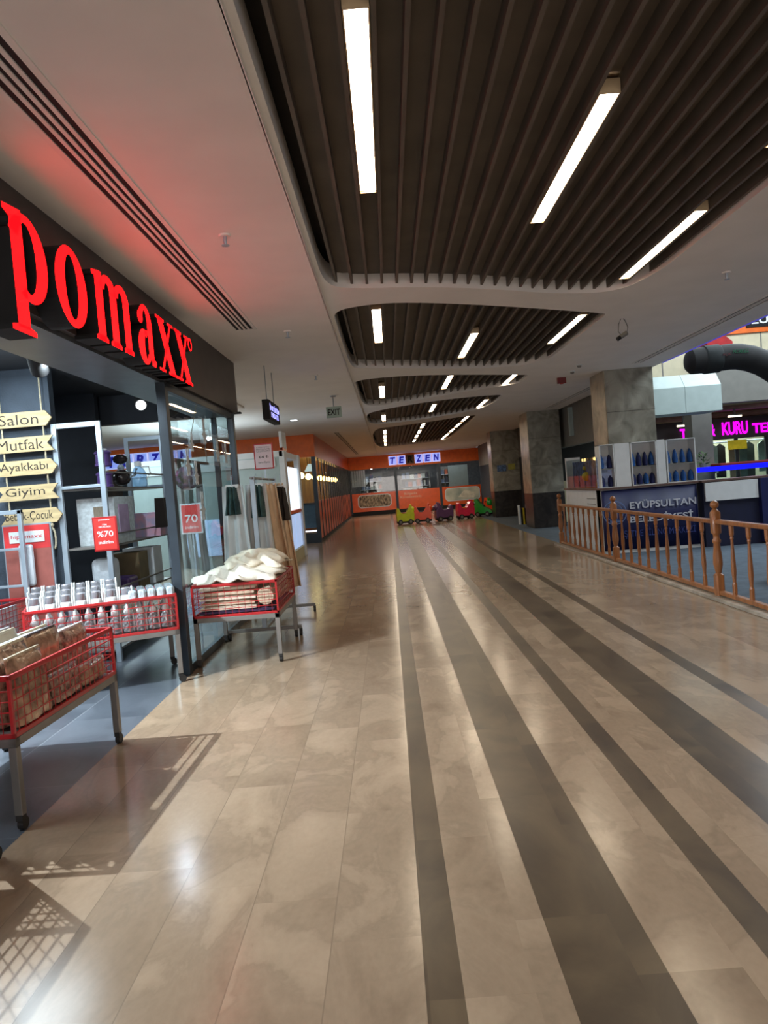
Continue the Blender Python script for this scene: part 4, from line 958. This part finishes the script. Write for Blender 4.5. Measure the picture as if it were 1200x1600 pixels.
# hung garments inside the dry cleaner
gm = [mat('hung_garment', lin(*c), .9) for c in ((60,66,60),(150,170,150),(120,150,140),(190,200,190),(40,36,36),(170,140,110),(90,110,100))]
hang = None; rr = random.Random(9)
for k in range(24):
    x = 6.4+k*.27; z = 1.95; L = rr.uniform(.8, 1.2)
    mb = MB().prism([(-.02,0),(.02,0),(.24,-.1),(.22,-L),(-.22,-L),(-.24,-.1)], lambda u, v, d: (u*.6+d*.3, d, v), -.05, .05)
    o = mb.build('hung_garment', gm[k % 7], bevel=.02, loc=(x, 20.2+.12*(k % 3), z)); tag(o, 'garment in clear film hanging in the lit dry cleaner', 'garment', 'garments hanging in the dry cleaner')
tag(MB().tube([(6.1, 20.32, 1.98), (13.2, 20.32, 1.98)], .02, 8).build('garment_rail', M['silver']), 'long rail of hanging garments behind the lit shop glass', 'rail')
# upper level beyond the atrium
t = thing('upper_shop_front', 'pale cladding with orange band of an upper level shop, top right', 'shop front', (5.3, 17.6, 0))
S(0, 8, 0, .2, 3.15, 4.95).build('cladding', M['beige'], t)
for x in (.35, 1.5, 2.75, 3.9): S(x, x+.03, -.008, 0, 3.15, 4.5).build('joint', M['grey'], t)
S(2.9, 8, -.06, 0, 4.48, 4.66).build('orange_band', M['orange'], t); q = S(3.55, 8, -.09, -.06, 4.60, 4.95).build('dark_sign', M['black'], t)
text('lettering', 'LUNA', M['wt'], q, (4.15, -.1, 4.77), .95, .2, bold=.02)
tag(MB().prism([(-.45,0),(.45,0),(.45,.22),(.1,.42),(-.1,.42),(-.45,.22)], lambda u, v, d: (u*.65, d, v), -.3, .3).build('red_awning', mat('red_awning_cloth', lin(150,26,30), .8), loc=(7.95, 17.29, 4.0)), 'small red awning above the black duct', 'awning')
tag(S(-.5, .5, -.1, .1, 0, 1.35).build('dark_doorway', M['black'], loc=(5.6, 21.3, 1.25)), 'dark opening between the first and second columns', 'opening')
tag(S(0, 1.6, 0, .12, 2.45, 3.2).build('bulkhead_beam', M['duct'], loc=(4.9, 19.2, 0)), 'pale grey beam between the first and second columns', 'beam')

# ================================================================== RIDE-ON CARS
def ride_car(kind, x, y, rz, col, lab, trim=None):
    t = thing('ride_on_car', lab, 'toy car', (x, y, 0), rz, None)
    m = mat('glossy_plastic', col, .3, coat=.4, var=.03)
    prof = [(-.36,.13),(-.38,.34),(-.35,.60),(-.30,.66),(-.25,.60),(-.20,.48),(-.12,.42),(.0,.42),(.07,.47),(.13,.56),(.20,.64),(.25,.68),(.29,.64),(.36,.52),(.39,.38),(.37,.13)]
    if kind == 1: prof = [(-.38,.13),(-.40,.40),(-.34,.62),(-.28,.60),(-.2,.46),(.06,.44),(.13,.55),(.22,.74),(.27,.70),(.27,.56),(.38,.40),(.39,.13)]
    if kind == 2: prof = [(-.38,.13),(-.40,.5),(-.34,.72),(-.26,.72),(-.1,.52),(.12,.36),(.30,.28),(.42,.2),(.42,.13)]
    MB().prism(prof, lambda u, v, d: (u, d, v), -.20, .20).build('body', m, t, .045, smooth=False, seg=3)
    S(-.20, .06, -.14, .14, .42, .46).build('seat', mat('seat_plastic', lin(40,36,40), .5) if not trim else mat('seat_plastic', trim, .5), t, .01)
    MB().box(-.36, .37, -.17, .17, .06, .14).build('chassis', M['black'], t)
    for sx in (-.23, .21):
        for sy in (-1, 1):
            wl = MB().tube([(sx, sy*.17, .10), (sx, sy*.235, .10)], .10, 18).build('wheel', M['rubber'], t)
            MB().tube([(sx, sy*.234, .10), (sx, sy*.242, .10)], .055, 14).build('hubcap', M['grey'], wl)
    h = MB().ball((.31, 0, .54), .15, 14, .9); h.build('animal_head', m, t, smooth=True)
    for s in (-1, 1): MB().ball((.44, s*.06, .58), .03, 8).build('eye', M['whitebox'], t); MB().ball((.27, s*.10, .68), .045, 8, 1.6).build('ear', m, t, smooth=True)
    MB().tube([(.14, -.09, .56), (.12, 0, .60), (.14, .09, .56)], .013, 6).build('handlebar', M['black'], t)
    return t
for kind, px, py, Y, rz, col, lab, tr in ((0, 629, 0, 27.6, .1, lin(200,214,20), 'yellow ride-on car at the left end of the row', lin(180,80,40)), (0, 657, 0, 27.7, -.1, lin(235,80,28), 'orange ride-on car, second from the left', None),
      (1, 690, 0, 27.9, .15, lin(96,62,104), 'purple ride-on car in the middle of the row', None), (0, 723, 0, 28.2, .2, lin(228,50,86), 'pink ride-on car with a yellow seat back', lin(230,160,40)),
      (2, 752, 0, 29.05, -.35, lin(40,160,60), 'green ride-on car, second from the right', None), (2, 768, 0, 30.2, -.6, lin(225,76,30), 'orange-red ride-on car at the right end by the column', lin(20,30,60))):
    x = (px-607)/1130*Y
    t = ride_car(kind, x, Y, rz + (PI if kind == 1 else 0), col, lab, tr); t.scale = (.88, .95, 1.0)

# ================================================================== ORANGE SHOP ACROSS THE FAR END
def letters_boxes(word, x0, pitch, z, y, parent, off=(), h=.44, face='-Y'):
    for k, ch in enumerate(word):
        bm_ = S(x0+k*pitch+.015, x0+(k+1)*pitch-.015, y-.07, y, z-h/2, z+h/2).build('letter_box', M['white_frame'] if k not in off else M['unlit'], parent)
        S(x0+k*pitch+.045, x0+(k+1)*pitch-.045, y-.075, y-.07, z-h/2+.03, z+h/2-.03).build('lit_panel', M['boxlit'] if k not in off else M['unlit'], bm_)
        text('lettering', ch, M['boxletter'] if k not in off else M['black'], bm_, (x0+(k+.5)*pitch, y-.082, z), pitch*.62, h*.76, bold=.05, shear=.15)
M['unlit'] = mat('unlit_box', lin(96,70,52), .5)
M['white_frame'] = mat('lit_white_frame', (.7,.7,1), .5, emit=(.55,.6,1), es=.9); M['boxlit'] = mat('lit_periwinkle', (.5,.6,1), .5, emit=(.28,.36,1), es=1.0); M['boxletter'] = mat('deep_blue_letter', (.02,.02,.4), .5, emit=(.01,.01,.35), es=.7)
Y = 39.5
t = thing('far_shop_front', 'orange shop front with lit TERZEN letters at the end of the hall', 'shop front', (0, 0, 0))
S(-2.15, 5.3, Y, Y+.3, 2.53, CE-.002).build('fascia', M['orange'], t)
S(-2.15, 5.3, Y-.03, Y+.2, 0, .22).build('plinth', M['black'], t)
for x in (-2.1, .43, 2.83, 5.2): S(x-.07, x+.07, Y-.05, Y+.1, .1, 2.53).build('post', M['darkframe'], t)
for k, (a, b) in enumerate(((-2.03, .36), (.5, 2.76), (2.9, 5.13))):
    S(a, b, Y-.01, Y+.08, .22, 1.22+.10*k*0).build('lower_panel', M['orange2'], t); S(a, b, Y+.03, Y+.035, 1.22, 2.53).build('pane', M['clear'], t)
letters_boxes('TERZEN', .10, .475, 2.88, Y, t, off=(2,), h=.48)
def rrect(x0, x1, z0, z1, r, y, d=.01):
    pts = []
    for cx, cz, a0 in ((x1-r, z1-r, 0), (x0+r, z1-r, 90), (x0+r, z0+r, 180), (x1-r, z0+r, 270)): pts += [(cx+r*math.cos(math.radians(a0+a)), cz+r*math.sin(math.radians(a0+a))) for a in range(0, 91, 15)]
    return MB().prism(pts, lambda u, v, q: (u, q, v), y-d, y)
rrect(-1.73, .10, .42, 1.12, .2, Y-.01, .02).build('poster_rim', M['whitebox'], t); rrect(-1.69, .06, .46, 1.08, .18, Y-.03, .006).build('poster', mat('workshop_photo', lin(60,50,42), .5, col2=lin(170,155,130), var=.3, scale=7, stretch=(2,1,1)), t)
text('lettering', 'Bölgedia\nKırtasiyeniniz', mat('cream_lettering', lin(225,190,160), .5), t, (1.18, Y-.02, .92), 1.15, .34)
rrect(3.05, 4.95, .42, 1.14, .2, Y-.01, .02).build('poster_rim', M['whitebox'], t); rrect(3.09, 4.91, .46, 1.10, .18, Y-.03, .006).build('poster', mat('paper_photo', lin(150,165,155), .5, col2=lin(205,205,185), var=.1, scale=1.2), t)
MB().prism([(3.75,.62),(4.1,.98),(4.75,.80),(4.6,.52)], lambda u, v, q: (u, q, v), Y-.045, Y-.037).build('poster_book', mat('pale_book_print', lin(205,200,180), .6), t)
tag(S(-2.1, -1.15, 40.27, 40.33, 2.5, CE).build('paper_strip_header', M['grey']), 'grey header board holding the paper strips in the far shop', 'header')
# things inside the far shop
def rack(x, y, w, h, lab, cols_, dens=5):
    t = thing('shelf_rack', lab, 'shelf', (x, y, 0)); f = MB()
    for sx in (-w/2, w/2): f.box(sx-.02, sx+.02, -.15, .15, 0, h)
    f.box(-w/2, w/2, .14, .16, 0, h); f.build('frame', M['grey'], t)
    for k in range(1, dens): S(-w/2, w/2, -.15, .15, h*k/dens, h*k/dens+.02).build('shelf', M['white'], t)
    n = 0
    for k in range(1, dens):
        xx = x-w/2+.08
        while xx < x+w/2-.12:
            ww = rr.uniform(.1, .24); hh = h/dens*rr.uniform(.4, .8)
            tag(S(0, ww, -.1, .1, 0, hh).build('stock_box', rr.choice(cols_), loc=(xx, y, h*k/dens+.02)), 'small stock box on a shelf of the '+lab.split(' ', 1)[1][:60].split(' in ')[0], 'box', 'stock boxes on the '+lab.split(' ', 1)[1][:50]); xx += ww+.05
rr = random.Random(3)
sc_ = [mat('stock', lin(*c), .6) for c in ((150,160,175),(90,100,120),(180,90,60),(200,200,190),(60,60,70))]
rack(-1.0, 42.5, 1.3, 2.3, 'the left shelf rack in the far orange shop', sc_); rack(1.6, 43, 1.7, 2.3, 'the middle shelf rack in the far orange shop', sc_); rack(3.4, 42.4, .8, 2.4, 'the right shelf rack in the far orange shop', sc_)
t = thing('copy_machine', 'pale copier machine behind the middle window of the far shop', 'machine', (1.2, 41, 0)); S(-.45, .45, -.3, .3, 0, 1.15).build('body', M['grey'], t, .02); S(-.4, .4, -.28, .28, 1.15, 1.3).build('lid', M['white'], t, .02); S(.46, .9, -.2, .2, .9, .94).build('tray', M['white'], t)
tag(S(-.55, .55, -.02, .02, 0, 2.4).build('door_panel', M['duct'], loc=(4.0, 41.2, 0)), 'pale blue door behind the right window of the far shop', 'door')
for k in range(6):
    tag(MB().prism([(-.05,0),(.05,0),(.06,-.9),(-.06,-.9)], lambda u, v, d: (u, d, v), -.02, .02).build('hanging_roll', M['whitebox'], loc=(-1.95+.13*k, 40.3, 2.5)), f'pale paper strip hanging in the far shop window, {nth[k]} from the left', 'paper strip', 'paper strips in the far shop window')
tag(S(-1.4, .5, 0, .6, 0, .9).build('sales_desk', M['store_dark'], loc=(0, 40.6, 0)), 'dark desk behind the left window of the far shop', 'desk')
p = atY(580, 731, 40.0); tag(MB().ball((0,0,0), .09, 12).build('globe_lamp', M['bulb'], loc=p), 'small round lit lamp in the far shop window', 'lamp'); MB().tube([(0,0,.08),(0,0,CE-p.z)], .01, 5).build('cord', M['black'], C.objects['globe_lamp'])
struct('wall_front', S(5.32, 5.75, Y-.1, Y+.4, 0, CE), M['cream'])
# left wing of the orange shop
t = thing('orange_shop', 'orange and glass side of the shop running along the left of the hall', 'shop front', (0, 0, 0))
S(-2.35, -2.1, 21.66, Y-.02, 2.56, CE-.002).build('fascia', M['orange2'], t)
n = 17
for k in range(n+1): yy = 21.45+(Y-.1-21.45)*k/n; S(-2.13, -2.105, yy-.045, yy+.045, .1, 2.56).build('mullion', M['darkframe'], t)
S(-2.15, -2.13, 21.6, Y-.1, .1, 1.25).build('lower_panel', M['orange2'], t); S(-2.14, -2.135, 21.6, Y-.1, 1.25, 2.56).build('pane', M['clear2'], t)
S(-2.16, -2.1, 21.6, Y-.1, 0, .1).build('plinth', M['black'], t)
for k in range(8):
    yy = 22.6+k*2.1; q = thing('pendant_lamp', f'warm round lamp behind the orange shop side glass, {nth[k]} from the viewer', 'lamp', (-2.7, yy, 2.05), 0, 'warm lamps in the orange shop')
    MB().ball((0,0,0), .11, 12).build('globe', mat('warm_globe', (1,.8,.4), .5, emit=(1,.72,.28), es=9), q, smooth=True); MB().tube([(0,0,.1),(0,0,CE-2.05)], .008, 5).build('cord', M['black'], q)
struct('wall_left', S(-3.3, -3.2, 21.8, 39.3, 0, CE), mat('ochre_wall', lin(190,150,80), .7, var=.25, scale=2, stretch=(1,4,.4)))
# front of the orange shop across the side hall
t = thing('orange_shop', 'orange fascia and dark glass front facing the side hall', 'shop front', (0, 0, 0))
S(-13, -2.1, 21.4, 21.65, 2.56, CE-.002).build('fascia', M['orange'], t)
for x in (-2.16, -3.05, -4.6, -6.2, -7.8, -9.4, -11): S(x-.06, x+.06, 21.4, 21.55, 0, 2.56).build('mullion', M['darkframe'], t)
S(-12.9, -2.2, 21.46, 21.47, .3, 2.56).build('pane', M['clear'], t); S(-13, -2.1, 21.42, 21.5, 0, .3).build('plinth', M['darkframe'], t)
S(-3.0, -2.2, 21.43, 21.455, .34, .38).build('light_line', mat('white_blue_led', (.7,.75,1), .5, emit=(.75,.8,1), es=2.5), t)
S(-3.0, -2.2, 21.5, 21.54, .45, 1.15).build('grey_blue_panel', mat('grey_blue', lin(92,110,130), .6), t); S(-3.0, -2.2, 21.44, 21.5, 1.15, 1.2).build('cross_rail', M['darkframe'], t)
letters_boxes('TERZEN', -8.3, .43, 2.86, 21.4, t, h=.42)
struct('wall_front', S(-13, -3.3, 23.0, 23.1, 0, CE), mat('dark_red_interior', lin(110,74,58), .8, var=.3, scale=3))
p = atY(484, 730, 21.9); t = thing('pendant_lamp', 'white cone lamp behind the dark glass beside the orange fascia', 'lamp', p)
MB().lathe([(.17,-.12),(.16,-.10),(.06,.08),(.03,.1)], n=18).build('shade', mat('white_shade', (.9,.9,.9), .5, emit=(.85,1,.95), es=.7), t, smooth=True); MB().tube([(0,0,.1),(0,0,2.9-p.z+.3)], .006, 5).build('cord', M['black'], t)
# kiosk
M['kiosklit'] = mat('lit_white_panel', (.8,.88,1), .5, emit=(.72,.86,1), es=1.5); M['kioskblue'] = mat('pale_blue_panel', (.5,.65,.9), .5, emit=(.45,.62,1), es=.75)
t = thing('lit_kiosk', 'tall white kiosk with lit panels and orange rail in the side hall', 'kiosk', (0, 0, 0))
S(-5.4, -2.22, 15.0, 15.15, 0, 2.30).build('front_wall', M['duct'], t); S(-5.4, -2.14, 15.0, 17.6, 2.30, 2.42).build('canopy', M['white'], t)
for y0, y1 in ((15.0, 15.3), (17.3, 17.6)): S(-2.22, -2.10, y0, y1, 0, 2.42).build('corner_post', M['white'], t, .01)
S(-2.19, -2.15, 15.3, 17.3, 1.15, 2.1).build('lit_window', M['kiosklit'], t); S(-2.2, -2.12, 15.2, 17.4, 1.07, 1.14).build('orange_rail', M['orange2'], t)
for y0, y1 in ((15.32, 16.2), (16.27, 17.28)): S(-2.19, -2.15, y0, y1, .28, 1.04).build('lower_panel', M['kioskblue'], t)
S(-2.2, -2.13, 15.0, 17.6, 0, .25).build('plinth', M['cream'], t)
S(-5.38, -2.3, 14.98, 15.0, 2.1, 2.28).build('white_header', M['white'], t)
S(-4.6, -3.5, 14.97, 15.0, .35, 1.1).build('blue_panel', M['kioskblue'], t)
t = thing('kiosk_sign', 'small white sign box with an orange foot on top of the kiosk corner', 'sign', (-2.15, 15.1, 2.42)); S(-.03, .03, -.1, .5, .0, .4).build('box', M['white'], t, .01); S(-.035, .035, -.1, .5, .0, .06).build('foot', M['orange2'], t)
# side hall ceiling tray
struct('trim_4', MB().box(-6.0, -2.6, 10.6, 10.75, CE-.04, CE).box(-6.0, -2.6, 13.6, 13.75, CE-.04, CE).box(-2.75, -2.6, 10.75, 13.6, CE-.04, CE), M['plaster'], .01)
p = atZ(459, 656, CE); t = thing('downlight', 'small round lit downlight in the side hall ceiling', 'ceiling light', (p.x, p.y, CE)); MB().lathe([(.10,-.012),(.11,0)], n=18).build('rim', M['white'], t); MB().lathe([(.07,-.016),(.08,-.012)], n=18).build('lens', M['bulb'], t)

for k in ('neon', 'led_blue', 'led_dim', 'boxlit', 'boxletter', 'white_frame'): M[k].cycles.emission_sampling = 'NONE'
for k in ('strip', 'signred'): M[k].cycles.emission_sampling = 'FRONT'
for m_ in bpy.data.materials:
    if m_.name.split('.')[0] in ('warm_globe', 'white_shade', 'warm_lens', 'violet_led', 'lamp_face', 'white_blue_led', 'pale_blue_panel'): m_.cycles.emission_sampling = 'NONE'
